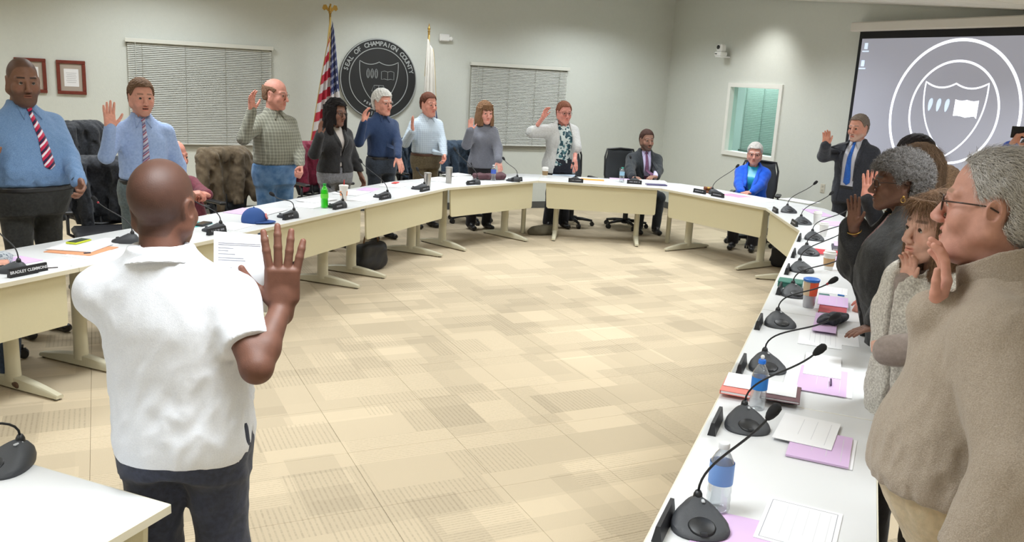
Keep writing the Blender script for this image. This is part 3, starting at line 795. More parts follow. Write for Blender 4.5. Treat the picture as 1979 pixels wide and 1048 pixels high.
def strands(ho, parts, Hc, Rh, hs, hair, E):
    """fine locks laid over the hair shell, part of the same hair"""
    rng = np.random.default_rng(5); st = hair['strands']; n = st.get('n', 3000); Ls = st.get('len', .03); wd = st.get('w', .0012); rise = st.get('rise', .2)
    V = parts[0][0]; Q = parts[0][1]
    if len(parts) > 1: Q = np.concatenate([Q, parts[1][1] + len(V)]); V = np.concatenate([V, parts[1][0]])
    c = V[Q].mean(1); nrm = np.cross(V[Q[:, 1]] - V[Q[:, 0]], V[Q[:, 2]] - V[Q[:, 0]]); nrm /= np.linalg.norm(nrm, axis=1)[:, None] + 1e-9
    out = ((c - Hc) * nrm).sum(1) > .02
    ids = np.where(out)[0]
    if len(ids) == 0: return
    ids = rng.choice(ids, n)
    p = c[ids] + rng.normal(0, .003, (n, 3)); nn = nrm[ids]
    flow = np.array(st.get('flow', (0, -.6, -.6))); flow = Rh @ flow
    curl = st.get('curl', 0)
    d = flow + rng.normal(0, st.get('jit', .25), (n, 3)); d -= nn * (d * nn).sum(1)[:, None]; d /= np.linalg.norm(d, axis=1)[:, None] + 1e-9
    side = np.cross(nn, d); K = 4; rows = []
    L_ = Ls * rng.uniform(.6, 1.3, n) * hs
    ph = rng.uniform(0, 6.28, n)
    for i in range(K + 1):
        t = i / K; h_ = rise * math.sin(min(t * 1.6, 1.57)) 
        ctr = p + d * (L_ * t)[:, None] + nn * (L_ * h_ - t * t * L_ * st.get('drop', .15))[:, None] + side * (curl * L_ * np.sin(ph + t * 5))[:, None] + nn * (curl * .6 * L_ * np.cos(ph + t * 5))[:, None]
        wv = wd * (1 - .75 * t); rows.append((ctr - side * wv, ctr + side * wv))
    VV = np.stack([r for ab in rows for r in ab], 1)         # n, 2(K+1), 3
    base = (np.arange(n) * 2 * (K + 1))[:, None]
    QQ = np.concatenate([base + np.array([2 * i, 2 * i + 1, 2 * i + 3, 2 * i + 2]) for i in range(K)])
    me = np_mesh('locks', [(VV.reshape(-1, 3), QQ)])
    o = link('locks', me, st.get('mat') or ho.data.materials[0], ho); o['kind'] = 'stuff'
def make_hand(V, j, sx, s):
    W, fd, n = j['W'], j['fd'], j['n']; T = np.cross(fd, n) * sx; T = T if sx == 1 else T
    # right hand: thumb side = fd x n ; left hand: the opposite
    kind = j['hand']
    Rm = np.stack([T, n, fd], 1)
    P = lambda a, b, c: W + (T * a + n * b + fd * c) * s
    V.cone(P(0, 0, -.02), P(0, 0, .02), .027 * s, .029 * s, k=.02, sq=(tuple(n), 1.5))
    V.box(P(.001, 0, .052), np.array((.041, .0135, .045)) * s, Rm, rd=.013 * s, k=.018)
    V.ell(P(.024, .010, .030), np.array((.017, .013, .030)) * s, Rm, k=.012)
    V.ell(P(-.024, .008, .035), np.array((.013, .011, .030)) * s, Rm, k=.012)
    cfg = dict(open=(.06, .10, 1.0), relaxed=(.45, .55, .3), flat=(.10, .15, .6), fist=(1.35, 1.5, .1), hold=(.75, .8, .3), splay=(.08, .12, 1.9), cup=(.35, .35, .4), point=(.1, .15, .3), spread=(.18, .28, 1.5))[kind]
    c1, c2, spn = cfg
    L = [(.0305, .044, .025, .020, .5), (.0105, .049, .029, .021, .12), (-.0105, .045, .027, .020, -.2), (-.0305, .035, .021, .018, -.55)]
    for i, (tx, l1, l2, l3, sp_) in enumerate(L):
        a0 = c1 * (1 + .08 * i); b = P(tx, 0, .092 - .004 * abs(i - 1)); ang = sp_ * spn * .19
        d0 = np.array([math.sin(ang), 0, math.cos(ang)])
        cur = b; th = a0
        for l, r0, r1 in ((l1, .0104, .0096), (l2, .0096, .0088), (l3, .0088, .0072)):
            dv = T * d0[0] * math.cos(th) + fd * d0[2] * math.cos(th) + n * math.sin(th)
            nx = cur + dv * l * s * (1.0)
            V.cone(cur, nx, r0 * s, r1 * s, k=.0035); cur = nx; th += c2
    # thumb
    tsp = {'open': .85, 'splay': 1.15, 'spread': 1.1, 'flat': .7}.get(kind, .45)
    b = P(.026, .006, .018); d1 = unit(T * tsp + fd * .75 + n * .25); d2 = unit(T * tsp * .75 + fd * .95 + n * .22); d3 = unit(T * tsp * .5 + fd * 1.0 + n * .2)
    if kind in ('fist', 'hold'): d1 = unit(T * .5 + fd * .6 + n * .6); d2 = unit(T * .1 + fd * .8 + n * .7); d3 = unit(-T * .4 + fd * .6 + n * .5)
    p1 = b + d1 * .042 * s; p2 = p1 + d2 * .033 * s; p3 = p2 + d3 * .024 * s
    V.cone(b, p1, .0155 * s, .0115 * s, k=.012); V.cone(p1, p2, .0112 * s, .0098 * s, k=.004); V.cone(p2, p3, .0098 * s, .0078 * s, k=.004)
# ------------------------------------------------------------------ room shell
def struct(o): o['kind'] = 'structure'; return o
def wall_mat():
    m = M('wall_paint', (208, 211, 204), .85, bump=.35, bscale=90, var=.012, scale=30)
    return m
WM = wall_mat()
ZT = 3.5
struct(MB().box(((XL + XR) / 2, YB + .06, ZT / 2), (XR - XL + .3, .12, ZT)).build('wall_back', WM))
struct(MB().box((XL - .06, (YF + YB) / 2, ZT / 2), (.12, YB - YF, ZT)).build('wall_left', WM))
struct(MB().box(((XL + XR) / 2, YF - .06, ZT / 2), (XR - XL + .3, .12, ZT)).build('wall_front', WM))
# right wall with the interior window opening
WY0, WY1, WZ0, WZ1 = 9.255, 10.29, 1.075, 2.02
mb = MB()
for (y0, y1, z0, z1) in ((YF, WY0, 0, ZT), (WY1, YB, 0, ZT), (WY0, WY1, 0, WZ0), (WY0, WY1, WZ1, ZT)):
    mb.box((XR + .06, (y0 + y1) / 2, (z0 + z1) / 2), (.12, y1 - y0, z1 - z0))
struct(mb.build('wall_right', WM))
# ceiling: level at the front of the room, rising towards the back wall
CM = M('ceiling_tile', (222, 220, 212), .9, bump=.5, bscale=130, var=.03, scale=60)
yk = YB - (3.38 - 2.72) / .082
mb = MB(); x0, x1 = XL - .1, XR + .12
mb.add([(x0, YF - .1, 2.74), (x1, YF - .1, 2.74), (x1, yk, 2.74), (x0, yk, 2.74), (x0, YB + .1, 3.41), (x1, YB + .1, 3.41),
        (x0, YF - .1, 2.86), (x1, YF - .1, 2.86), (x1, yk, 2.86), (x0, yk, 2.86), (x0, YB + .1, 3.53), (x1, YB + .1, 3.53)],
       [(0, 3, 2, 1), (3, 4, 5, 2), (6, 7, 8, 9), (9, 8, 11, 10)])
ceiling = struct(mb.build('ceiling', CM))
slope = math.atan(.082); tile_me = MB().box((0, 0, 0), (.592, .592, .014), bev=.004).mesh('ceiling_tile')
for i in range(5):
    for j in range(10):
        y = 4.4 + j * .605; o = link('ceiling_tile', tile_me, None if tile_me.materials else CM, ceiling)
        o.location = (XR - .31 - i * .605, y, ceil_z(y) + .012); o.rotation_euler = (slope, 0, 0)
# carpet tiles
def carpet_mat():
    m = bpy.data.materials.new('carpet'); m.use_nodes = True; nt = m.node_tree; b = nt.nodes['Principled BSDF']; N = nt.nodes.new; K = nt.links.new
    g = N('ShaderNodeNewGeometry')
    def cells(sx, sy, ox, oy, shift):
        # white noise per cell of a shifted grid, in room coordinates
        mp = N('ShaderNodeMapping'); mp.inputs['Location'].default_value = (ox, oy, 0); mp.inputs['Scale'].default_value = (1 / sx, 1 / sy, 0)
        K(g.outputs['Position'], mp.inputs['Vector'])
        sp = N('ShaderNodeSeparateXYZ'); K(mp.outputs[0], sp.inputs[0])
        fy = N('ShaderNodeMath'); fy.operation = 'FLOOR'; K(sp.outputs['Y'], fy.inputs[0])
        wn = N('ShaderNodeTexWhiteNoise'); wn.noise_dimensions = '1D'; K(fy.outputs[0], wn.inputs['W'])
        ad = N('ShaderNodeMath'); ad.operation = 'MULTIPLY_ADD'; K(wn.outputs['Value'], ad.inputs[0]); ad.inputs[1].default_value = shift; K(sp.outputs['X'], ad.inputs[2])
        fx = N('ShaderNodeMath'); fx.operation = 'FLOOR'; K(ad.outputs[0], fx.inputs[0])
        cb = N('ShaderNodeCombineXYZ'); K(fx.outputs[0], cb.inputs[0]); K(fy.outputs[0], cb.inputs[1])
        w2 = N('ShaderNodeTexWhiteNoise'); w2.noise_dimensions = '2D'; K(cb.outputs[0], w2.inputs['Vector'])
        return w2
    A_ = cells(.43, .305, .0, .0, 3.0); B_ = cells(.255, .61, .13, .21, 2.0); C_ = cells(.61, .152, .3, .1, 5.0)
    # tone: mix of the patch grids
    def mr(src, a, b_, c, d):
        r = N('ShaderNodeMapRange'); r.inputs[1].default_value = a; r.inputs[2].default_value = b_; r.inputs[3].default_value = c; r.inputs[4].default_value = d; K(src, r.inputs[0]); return r.outputs[0]
    def mul(a, b_, op='MULTIPLY'):
        n = N('ShaderNodeMath'); n.operation = op
        for i, s_ in enumerate((a, b_)):
            if isinstance(s_, (int, float)): n.inputs[i].default_value = s_
            else: K(s_, n.inputs[i])
        return n.outputs[0]
    ta = mr(A_.outputs['Value'], 0, 1, .84, 1.08); tb = mr(B_.outputs['Value'], .60, .62, 1.0, .90); tcn = mr(C_.outputs['Value'], .84, .86, 1.0, 1.10)
    # ribs: two directions chosen by patch
    sp = N('ShaderNodeSeparateXYZ'); K(g.outputs['Position'], sp.inputs[0])
    nz = N('ShaderNodeTexNoise'); nz.inputs['Scale'].default_value = 3; K(g.outputs['Position'], nz.inputs['Vector'])
    def rib(ax, per):
        a = N('ShaderNodeMath'); a.operation = 'MULTIPLY_ADD'; K(sp.outputs[ax], a.inputs[0]); a.inputs[1].default_value = 6.283 / per; a.inputs[2].default_value = 0
        s_ = N('ShaderNodeMath'); s_.operation = 'SINE'; K(a.outputs[0], s_.inputs[0]); return mr(s_.outputs[0], .1, .9, 0, 1)
    rx = rib('X', .026); ry = rib('Y', .020)
    sel = mr(A_.outputs['Color'], .5, .52, 0, 1)
    spc = N('ShaderNodeSeparateColor'); K(A_.outputs['Color'], spc.inputs[0])
    sel = mr(spc.outputs[0], .45, .47, 0, 1); on = mr(spc.outputs[1], .38, .42, 0, 1)
    mixr = N('ShaderNodeMix'); K(sel, mixr.inputs[0]); K(rx, mixr.inputs[2]); K(ry, mixr.inputs[3])
    n2 = N('ShaderNodeTexNoise'); n2.inputs['Scale'].default_value = 70; n2.inputs['Detail'].default_value = 3; K(g.outputs['Position'], n2.inputs['Vector'])
    ribf = mul(mul(mixr.outputs[0], on), mr(n2.outputs[0], .4, .6, .3, 1))
    rt_ = mr(ribf, 0, 1, 1, .80)
    n3 = N('ShaderNodeTexNoise'); n3.inputs['Scale'].default_value = 420; K(g.outputs['Position'], n3.inputs['Vector'])
    t = mul(mul(mul(mul(ta, tb), tcn), rt_), mr(n3.outputs[0], .3, .7, .90, 1.1))
    oi = N('ShaderNodeObjectInfo'); t = mul(t, mr(oi.outputs['Random'], 0, 1, .985, 1.015))
    sc_ = N('ShaderNodeVectorMath'); sc_.operation = 'SCALE'; sc_.inputs[0].default_value = lin((200, 184, 158))[:3]; K(t, sc_.inputs['Scale'])
    K(sc_.outputs[0], b.inputs['Base Color']); b.inputs['Roughness'].default_value = .95; b.inputs['Specular IOR Level'].default_value = .1
    bp = N('ShaderNodeBump'); bp.inputs['Strength'].default_value = .5; bp.inputs['Distance'].default_value = .003
    K(mul(n3.outputs[0], mul(ribf, -1.0, 'ADD') if 0 else rt_), bp.inputs['Height']); K(bp.outputs[0], b.inputs['Normal'])
    return m
CARP = carpet_mat()
floor = struct(MB().box(((XL + XR) / 2, (YF + YB) / 2, -.06), (XR - XL + .3, YB - YF + .3, .10)).build('floor', M('subfloor', (190, 168, 132), .9)))
TS = .61; cells_ = []
for i in range(int((XR - XL) / TS) + 1):
    for j in range(int((YB - YF) / TS) + 1):
        x, y = XL + (i + .5) * TS, YF + (j + .5) * TS
        d = np.array([x, y, 0]) - CAM; z = d @ FW; u = FPX * (d @ RT) / max(z, .01); v_ = -FPX * (d @ UP) / max(z, .01)
        vis = z > .5 and abs(u) < 1150 and abs(v_) < 700
        cells_.append((0 if vis else 1, z, x, y))
cells_.sort()
ct_me = MB().box((0, 0, 0), (TS - .0015, TS - .0015, .012), bev=.0007).mesh('carpet_tile'); rest = MB()
for n_, (_, z, x, y) in enumerate(cells_):
    sx = min(TS, 2 * (XR - x)) if x + TS / 2 > XR else TS
    if n_ < 290: o = link('carpet_tile', ct_me, None if ct_me.materials else CARP, floor); o.location = (x, y, -.006)
    else: rest.box((x, y, -.006), (TS - .003, TS - .003, .012))
tag(rest.build('carpet_tiles_beyond', CARP, floor), kind='stuff')
BBM = M('baseboard_rubber', (84, 84, 82), .7)
struct(MB().box(((XL + XR) / 2, YB - .006, .052), (XR - XL - .02, .012, .104), bev=.003).build('baseboard_back', BBM))
struct(MB().box((XR - .006, (YF + YB) / 2, .052), (.012, YB - YF - .03, .104), bev=.003).build('baseboard_right', BBM))
struct(MB().box((XL + .006, (YF + YB) / 2, .052), (.012, YB - YF - .03, .104), bev=.003).build('baseboard_left', BBM))
# ---- blinds on the back wall windows
WHT = M('white_paint', (228, 228, 222), .5); BLM = M('blind_slat', (206, 207, 200), .5); DK = M('dark_gap', (120, 120, 108), .8)
def window(nm, xa, xb, zb_, zt, cords):
    fr = MB(); w_ = xb - xa
    for c, d in (((xa + xb) / 2, 0), (0, 0)): pass
    for (x_, z_, dx_, dz_) in (((xa + xb) / 2, zt - .01, w_, .03), ((xa + xb) / 2, zb_ + .0, w_, .03), (xa + .015, (zb_ + zt) / 2, .03, zt - zb_), (xb - .015, (zb_ + zt) / 2, .03, zt - zb_)):
        fr.box((x_, YB - .003, z_), (dx_, .012, dz_))
    W_ = struct(fr.build(nm, M('window_trim', (176, 176, 166), .6)))
    MB().box(((xa + xb) / 2, YB - .002, (zb_ + zt) / 2), (w_ - .05, .004, zt - zb_ - .04)).build('pane', M('night_glass', (60, 64, 66), .1), W_)
    MB().box(((xa + xb) / 2, YB - .045, zt + .012), (w_ + .03, .05, .05), bev=.004).build('headrail', M('headrail', (214, 214, 205), .45), W_)
    sl = MB(); n = int((zt - zb_ - .03) / .0225); R_ = Matrix.Rotation(math.radians(50), 3, 'X')
    for i in range(n): sl.box(((xa + xb) / 2, YB - .035, zb_ + .035 + i * .0225), (w_ - .02, .025, .0012), R=R_)
    tag(sl.build('slats', BLM, W_), kind='stuff')
    MB().box(((xa + xb) / 2, YB - .035, zb_ + .014), (w_ - .01, .026, .016), bev=.003).build('bottom_rail', BLM, W_)
    MB().box(((xa + xb) / 2, YB - .016, zb_ - .012), (w_ + .03, .030, .030)).build('sill', M('sill', (146, 144, 134), .7), W_)
    for c in cords: MB().tube([(c, YB - .052, zt), (c, YB - .052, zb_ + .02)], .0022, 5).build('ladder_cord', M('cord', (150, 148, 138), .8), W_)
    MB().tube([(xa + .10, YB - .06, zt), (xa + .10, YB - .06, zt - .75)], .004, 6).build('tilt_wand', M('wand', (190, 190, 184), .3), W_)
window('window_1', .345, 2.09, .905, 2.165, (.52, 1.02, 1.50, 1.95))
window('window_2', 4.92, 6.53, .955, 2.13, (5.10, 5.53, 5.97, 6.38))
# ---- interior window in the right wall
fr = MB()
for (y_, z_, dy_, dz_) in (((WY0 + WY1) / 2, WZ1 + .02, WY1 - WY0 + .10, .06), ((WY0 + WY1) / 2, WZ0 - .02, WY1 - WY0 + .10, .06), (WY0 - .02, (WZ0 + WZ1) / 2, .06, WZ1 - WZ0 - .02), (WY1 + .02, (WZ0 + WZ1) / 2, .06, WZ1 - WZ0 - .02)):
    fr.box((XR - .008, y_, z_), (.035, dy_, dz_))
for (y_, z_, dy_, dz_) in (((WY0 + WY1) / 2, WZ1 - .006, WY1 - WY0, .012), ((WY0 + WY1) / 2, WZ0 + .006, WY1 - WY0, .012), (WY0 + .006, (WZ0 + WZ1) / 2, .012, WZ1 - WZ0), (WY1 - .006, (WZ0 + WZ1) / 2, .012, WZ1 - WZ0)):
    fr.box((XR + .06, y_, z_), (.12, dy_, dz_))
W3 = struct(fr.build('window_3', WHT))
gl = bpy.data.materials.new('tinted_glass'); gl.use_nodes = True; nt = gl.node_tree; nt.nodes.clear()
o_ = nt.nodes.new('ShaderNodeOutputMaterial'); tr_ = nt.nodes.new('ShaderNodeBsdfTransparent'); tr_.inputs[0].default_value = (.80, .92, .90, 1)
gs = nt.nodes.new('ShaderNodeBsdfGlossy'); gs.inputs['Roughness'].default_value = .05; mx = nt.nodes.new('ShaderNodeMixShader'); mx.inputs[0].default_value = .07
nt.links.new(tr_.outputs[0], mx.inputs[1]); nt.links.new(gs.outputs[0], mx.inputs[2]); nt.links.new(mx.outputs[0], o_.inputs[0])
MB().box((XR + .05, (WY0 + WY1) / 2, (WZ0 + WZ1) / 2), (.006, WY1 - WY0 - .02, WZ1 - WZ0 - .02)).build('pane', gl, W3)
# the small room behind that window
bx = MB(); a0, a1, b0, b1 = XR + .13, XR + 1.7, 9.0, 12.6
bx.box((a1, (b0 + b1) / 2, 1.4), (.05, b1 - b0, 2.8)); bx.box(((a0 + a1) / 2, b0, 1.4), (a1 - a0, .05, 2.8)); bx.box(((a0 + a1) / 2, b1, 1.4), (a1 - a0, .05, 2.8)); bx.box(((a0 + a1) / 2, (b0 + b1) / 2, 2.8), (a1 - a0, b1 - b0, .05)); bx.box(((a0 + a1) / 2, (b0 + b1) / 2, -.02), (a1 - a0, b1 - b0, .05))
struct(bx.build('wall_booth', M('booth_paint', (178, 190, 186), .8)))
area('booth_fill', (XR + .55, 10.8, 2.7), .6, .6, 85, (1, 1, 1))  # added fill lamp, unseen: brightens the blind behind the glass
W4 = struct(MB().box((XR + 1.10, 10.75, 1.90), (.04, 1.20, .04)).build('window_4', M('headrail', (214, 214, 205), .45)))
W4.location = (0, 0, .49)
sl = MB(); R_ = Matrix.Rotation(math.radians(58), 3, 'Y')
for i in range(50): sl.box((XR + 1.10, 10.72, 1.02 - .49 + i * .027), (.030, 1.12, .0012), R=R_)
tag(sl.build('slats', M('booth_blind', (170, 186, 180), .6), W4), kind='stuff')
MB().box((XR + 1.10, 10.72, 1.00 - .49), (.03, 1.14, .045)).build('bottom_rail', M('dark_rail', (70, 88, 80), .6), W4)
for y_ in (10.36, 10.80, 11.22): MB().box((XR + 1.078, y_, 1.7 - .49), (.003, .008, 1.35)).build('ladder_cord', M('dark_rail', (70, 88, 80), .6), W4)
# ---- ceiling-side: projection screen
SX = 8.30
S = empty('projection_screen', (SX, 6.45, 0), 0, 'large pull-down projection screen with black border showing a white seal emblem on grey', 'projection screen')
def sbox(nm, y0, y1, z0, z1, x0, x1, mat, par=S, bev=0):
    return MB().box(((x0 + x1) / 2 - SX, (y0 + y1) / 2 - 6.45, (z0 + z1) / 2), (x1 - x0, y1 - y0, z1 - z0), bev=bev).build(nm, mat, par)
sbox('case', 5.36, 7.99, 2.728, 2.835, SX - .07, XR - .01, M('screen_case', (216, 212, 204), .5), bev=.012)
BLK = M('screen_black', (22, 22, 26), .8)
sbox('border', 5.44, 7.89, .86, 2.728, SX + .002, SX + .006, BLK)
SCM = M('screen_projected_grey', (166, 168, 182), .9, emit=.42)
sbox('projected_image', 5.49, 7.84, .94, 2.645, SX - .002, SX + .002, SCM)
WHE = M('screen_projected_white', (245, 248, 255), .9, emit=1.3)
PLX = SX - .0035
def ring(cy, cz, R, w, nm, a0=0, a1=2 * math.pi, ell=1):
    mb = MB(); n = 96
    for k in range(n + 1):
        a = a0 + (a1 - a0) * k / n
        for rr in (R - w / 2, R + w / 2): mb.v.append((PLX - SX, cy - 6.45 - rr * math.cos(a), cz + rr * math.sin(a) * ell))
        if k: b = 2 * k; mb.f.append((b - 2, b - 1, b + 1, b)); mb.mi.append(0)
    return mb.build(nm, WHE, S)
ring(6.48, 1.825, .79, .032, 'emblem_outer_ring'); ring(6.47, 1.855, .54, .024, 'emblem_inner_ring')
def stroke(pts, w, nm, mat, par, to3, closed=False):
    """flat line of width w along 2-D points"""
    mb = MB(); n = len(pts); P = [Vector(p) for p in pts]
    for i in range(n):
        a = P[(i - 1) % n] if (i > 0 or closed) else P[0]; b = P[(i + 1) % n] if (i < n - 1 or closed) else P[-1]
        t = (b - a).normalized(); nn = Vector((-t.y, t.x))
        mb.v += [to3(P[i] - nn * w / 2), to3(P[i] + nn * w / 2)]
    for i in range(n if closed else n - 1):
        j = (i + 1) % n; mb.f.append((2 * i, 2 * i + 1, 2 * j + 1, 2 * j)); mb.mi.append(0)
    return mb.build(nm, mat, par)
def shield_pts(s=1, m=14):
    pts = []
    def bz(a, b, c, n): return [(a[0] * (1 - t) ** 2 + 2 * b[0] * t * (1 - t) + c[0] * t * t, a[1] * (1 - t) ** 2 + 2 * b[1] * t * (1 - t) + c[1] * t * t) for t in [i / n for i in range(n)]]
    pts += bz((-.38, .31), (-.19, .20), (0, .30), m); pts += bz((0, .30), (.19, .20), (.38, .31), m)
    pts += bz((.38, .31), (.42, -.20), (0, -.47), m * 2); pts += bz((0, -.47), (-.42, -.20), (-.38, .31), m * 2)
    return [(x * s, y * s) for x, y in pts]
to_s = lambda p: (PLX - SX, 6.47 - 6.45 - p[0], 1.86 + p[1])
stroke(shield_pts(1.0), .017, 'emblem_shield', WHE, S, to_s, True)
def blob(cx_, cz_, rx_, rz_, nm, mat=WHE, tilt=0):
    mb = MB(); n = 20; pts = []
    for k in range(n):
        a = 2 * math.pi * k / n; x_ = rx_ * math.cos(a) * (1 - .3 * math.sin(a) * -1); z_ = rz_ * math.sin(a)
        pts.append(to_s((cx_ + x_ + tilt * z_, cz_ + z_)))
    mb.add(pts, [tuple(range(n))]); return mb.build(nm, mat, S)
SOFT = M('screen_projected_pale', (205, 222, 240), .9, emit=.85)
for k in range(3): blob(-.285 + k * .105, .065, .026, .07, 'emblem_corn', SOFT, .12)
bk = []
for k in range(11): bk.append((.02 + k * .028, .135 - .012 * abs(math.sin(k * .62))))
bk2 = [(.30, -.055), (.27, -.03), (.22, -.04), (.165, -.05), (.12, -.04), (.07, -.035), (.02, -.04)]
MB().add([to_s(p) for p in bk + bk2], [tuple(range(len(bk) + len(bk2)))]).build('emblem_book', WHE, S)
for (y_, z_, nm) in ((7.766, 2.56, 'desktop_icon'), (7.783, 2.36, 'desktop_icon')):
    MB().box((PLX - SX, y_ - 6.45, z_), (.001, .05, .07)).build(nm, SOFT, S); MB().box((PLX - SX, y_ - 6.45, z_ - .06), (.001, .10, .015)).build('icon_caption', SOFT, S)
sbox('weight_bar', 5.44, 7.89, .83, .87, SX - .012, SX + .018, BLK, bev=.004)
# ---- camera on the wall
P = xp(1395, 95, XR - .12)
c_ = empty('conference_camera', (XR, P[1], P[2] - .10), 0, 'small white robotic camera on a bracket high on the right wall', 'camera')
WP = M('white_plastic', (236, 236, 234), .35)
MB().box((-.09, 0, -.01), (.18, .13, .02), bev=.004).build('bracket', WP, c_)
MB().box((-.13, 0, .03), (.13, .15, .06), bev=.012).build('camera_base', WP, c_)
hd_ = MB().box((-.13, 0, .115), (.10, .12, .11), bev=.018).build('camera_head', WP, c_)
MB().lathe([(.028, 0), (.030, .012), (.018, .014)], (-.18, 0, .125), 20, Matrix.Rotation(-math.pi / 2, 3, 'Y')).build('lens', M('lens_black', (18, 18, 22), .15), hd_)
MB().box((-.196, .03, .03), (.003, .05, .012)).build('sensor_window', M('lens_black', (18, 18, 22), .15), c_)
# ---- emergency light box / thermostat on back wall
P = yp(857, 73, YB)
e_ = empty('emergency_light', (P[0], YB, P[2]), 0, 'small white emergency light box high on the back wall beside the white flag', 'light')
MB().box((0, -.035, 0), (.15, .06, .10), bev=.012).build('housing', WP, e_)
MB().lathe([(.026, 0), (.03, .02), (.02, .03)], (.09, -.05, -.01), 14, Matrix.Rotation(math.pi / 2, 3, 'X')).build('lamp_head', WP, e_)
P = xp(1590, 364, XR)
o2 = empty('wall_outlet', (XR, P[1], P[2]), 0, 'small beige wall outlet plate low on the right wall left of the screen', 'outlet')
MB().box((-.004, 0, 0), (.008, .075, .115), bev=.003).build('cover_plate', M('outlet', (205, 200, 185), .5), o2)
for dz in (-.025, .025): MB().box((-.009, 0, dz), (.004, .03, .028), bev=.002).build('socket', M('outlet2', (180, 175, 160), .5), o2)
# ---- framed certificates
WOOD = M('mahogany', (112, 48, 36), .45, var=.15, scale=25); PAP = M('paper_white', (232, 232, 234), .8); MAT_ = M('mat_board', (172, 160, 148), .85); INK = M('print_grey', (168, 168, 172), .9)
def framed(x0, x1, z0, z1, label, seal=False):
    cx_, cz_ = (x0 + x1) / 2, (z0 + z1) / 2; w_, h_ = x1 - x0, z1 - z0
    r = empty('framed_certificate', (cx_, YB, cz_), 0, label, 'picture frame', None)
    f = MB()
    for (x_, z_, a_, b_) in ((0, h_ / 2 - .02, w_, .04), (0, -h_ / 2 + .02, w_, .04), (-w_ / 2 + .02, 0, .04, h_ - .08), (w_ / 2 - .02, 0, .04, h_ - .08)): f.box((x_, -.014, z_), (a_, .026, b_), bev=.004)
    f.build('frame', WOOD, r); MB().box((0, -.008, 0), (w_ - .07, .006, h_ - .07)).build('mat_board', MAT_, r)
    MB().box((0, -.012, -.003), (w_ * .50, .003, h_ * .52)).build('document', PAP, r)
    for k in range(6): MB().box((0, -.0142, h_ * (.13 - k * .055)), (w_ * (.36 - .05 * (k % 2)), .001, .004)).build('print_line', INK, r)
framed(-.433, -.118, 1.495, 1.895, 'mahogany framed document on grey mat, the right one of two frames at far left')
P0 = yp(88, 115, YB)
framed(P0[0] - .33, P0[0], 1.50, 1.90, 'mahogany framed document partly hidden behind the head of the man in the blue shirt')
# ---- county seal on the wall
SB = M('seal_black', (34, 35, 36), .55); SS = M('seal_silver', (170, 174, 174), .45, metal=.2)
sl_ = empty('wall_seal', (3.54, YB, 1.853), 0, 'large round black wall plaque with silver lettering, shield, corn, book and scales', 'plaque')
MB().lathe([(.535, 0), (.548, .008), (.548, .03), (.535, .038)], (0, 0, 0), 72, Matrix.Rotation(math.pi / 2, 3, 'X')).build('disc', SB, sl_, smooth=True, ang=30)
def wring(R, w, nm, y=-.040):
    mb = MB(); n = 80
    for k in range(n):
        a = 2 * math.pi * k / n
        for rr, yy in ((R - w / 2, y + .004), (R - w / 2, y - .004), (R + w / 2, y - .004), (R + w / 2, y + .004)): mb.v.append((rr * math.cos(a), yy, rr * math.sin(a)))
        b = 4 * k; c = 4 * ((k + 1) % n)
        for q in range(3): mb.f.append((b + q, b + q + 1, c + q + 1, c + q)); mb.mi.append(0)
    return mb.build(nm, SS, sl_)
wring(.540, .012, 'rim'); wring(.418, .010, 'inner_ring')
to_w = lambda p: (p[0], -.0415, p[1])
ss_ = .60 / .78
stroke([(x * .72, y * .78 - .0) for x, y in shield_pts(1.0)], .009, 'shield_outline', SS, sl_, to_w, True)
for k in range(3):
    cx_ = -.155 + k * .058
    stroke([(cx_ + .020 * math.cos(a) * (1 if math.sin(a) < .6 else .8), .075 + .062 * math.sin(a)) for a in [2 * math.pi * i / 20 for i in range(20)]], .005, 'corn_outline', SS, sl_, to_w, True)
    stroke([(cx_ + .010 * math.cos(a), .07 + .045 * math.sin(a)) for a in [2 * math.pi * i / 16 for i in range(16)]], .003, 'corn_kernels', SS, sl_, to_w, True)
stroke([(.035, .105), (.08, .115), (.125, .105), (.17, .115), (.215, .105), (.215, -.0), (.17, .008), (.125, -.002), (.08, .008), (.035, -.0)], .005, 'book_outline', SS, sl_, to_w, True)
stroke([(.125, .105), (.125, 0)], .004, 'book_spine', SS, sl_, to_w)
stroke([(0, -.085), (0, -.20)], .006, 'scale_post', SS, sl_, to_w); stroke([(-.07, -.085), (.07, -.085)], .006, 'scale_beam', SS, sl_, to_w)
for s_ in (-1, 1): stroke([(s_ * .07, -.085), (s_ * .07 - .032, -.165), (s_ * .07 + .032, -.165)], .005, 'scale_pan', SS, sl_, to_w, True)
for body, R, am, span, size, top in (('SEAL OF CHAMPAIGN COUNTY', .478, math.pi / 2, 2.62, .085, True), ('FEBRUARY 20', .365, -math.pi / 2, 1.15, .045, False), ('1833', .478, -math.pi / 2, .40, .075, False)):
    n = len(body)
    for i, ch in enumerate(body):
        if ch == ' ': continue
        a = am + span * (.5 - i / (n - 1)) if top else am - span * (.5 - i / (n - 1))
        o = text_obj('letter', ch, size, SS, sl_, (R * math.cos(a), -.042, R * math.sin(a)), (0, 0, 0), .002, bold=.002)
        rz = a - math.pi / 2 if top else a + math.pi / 2
        o.rotation_euler = (Matrix.Rotation(-rz, 3, 'Y') @ Matrix.Rotation(math.pi / 2, 3, 'X')).to_euler()
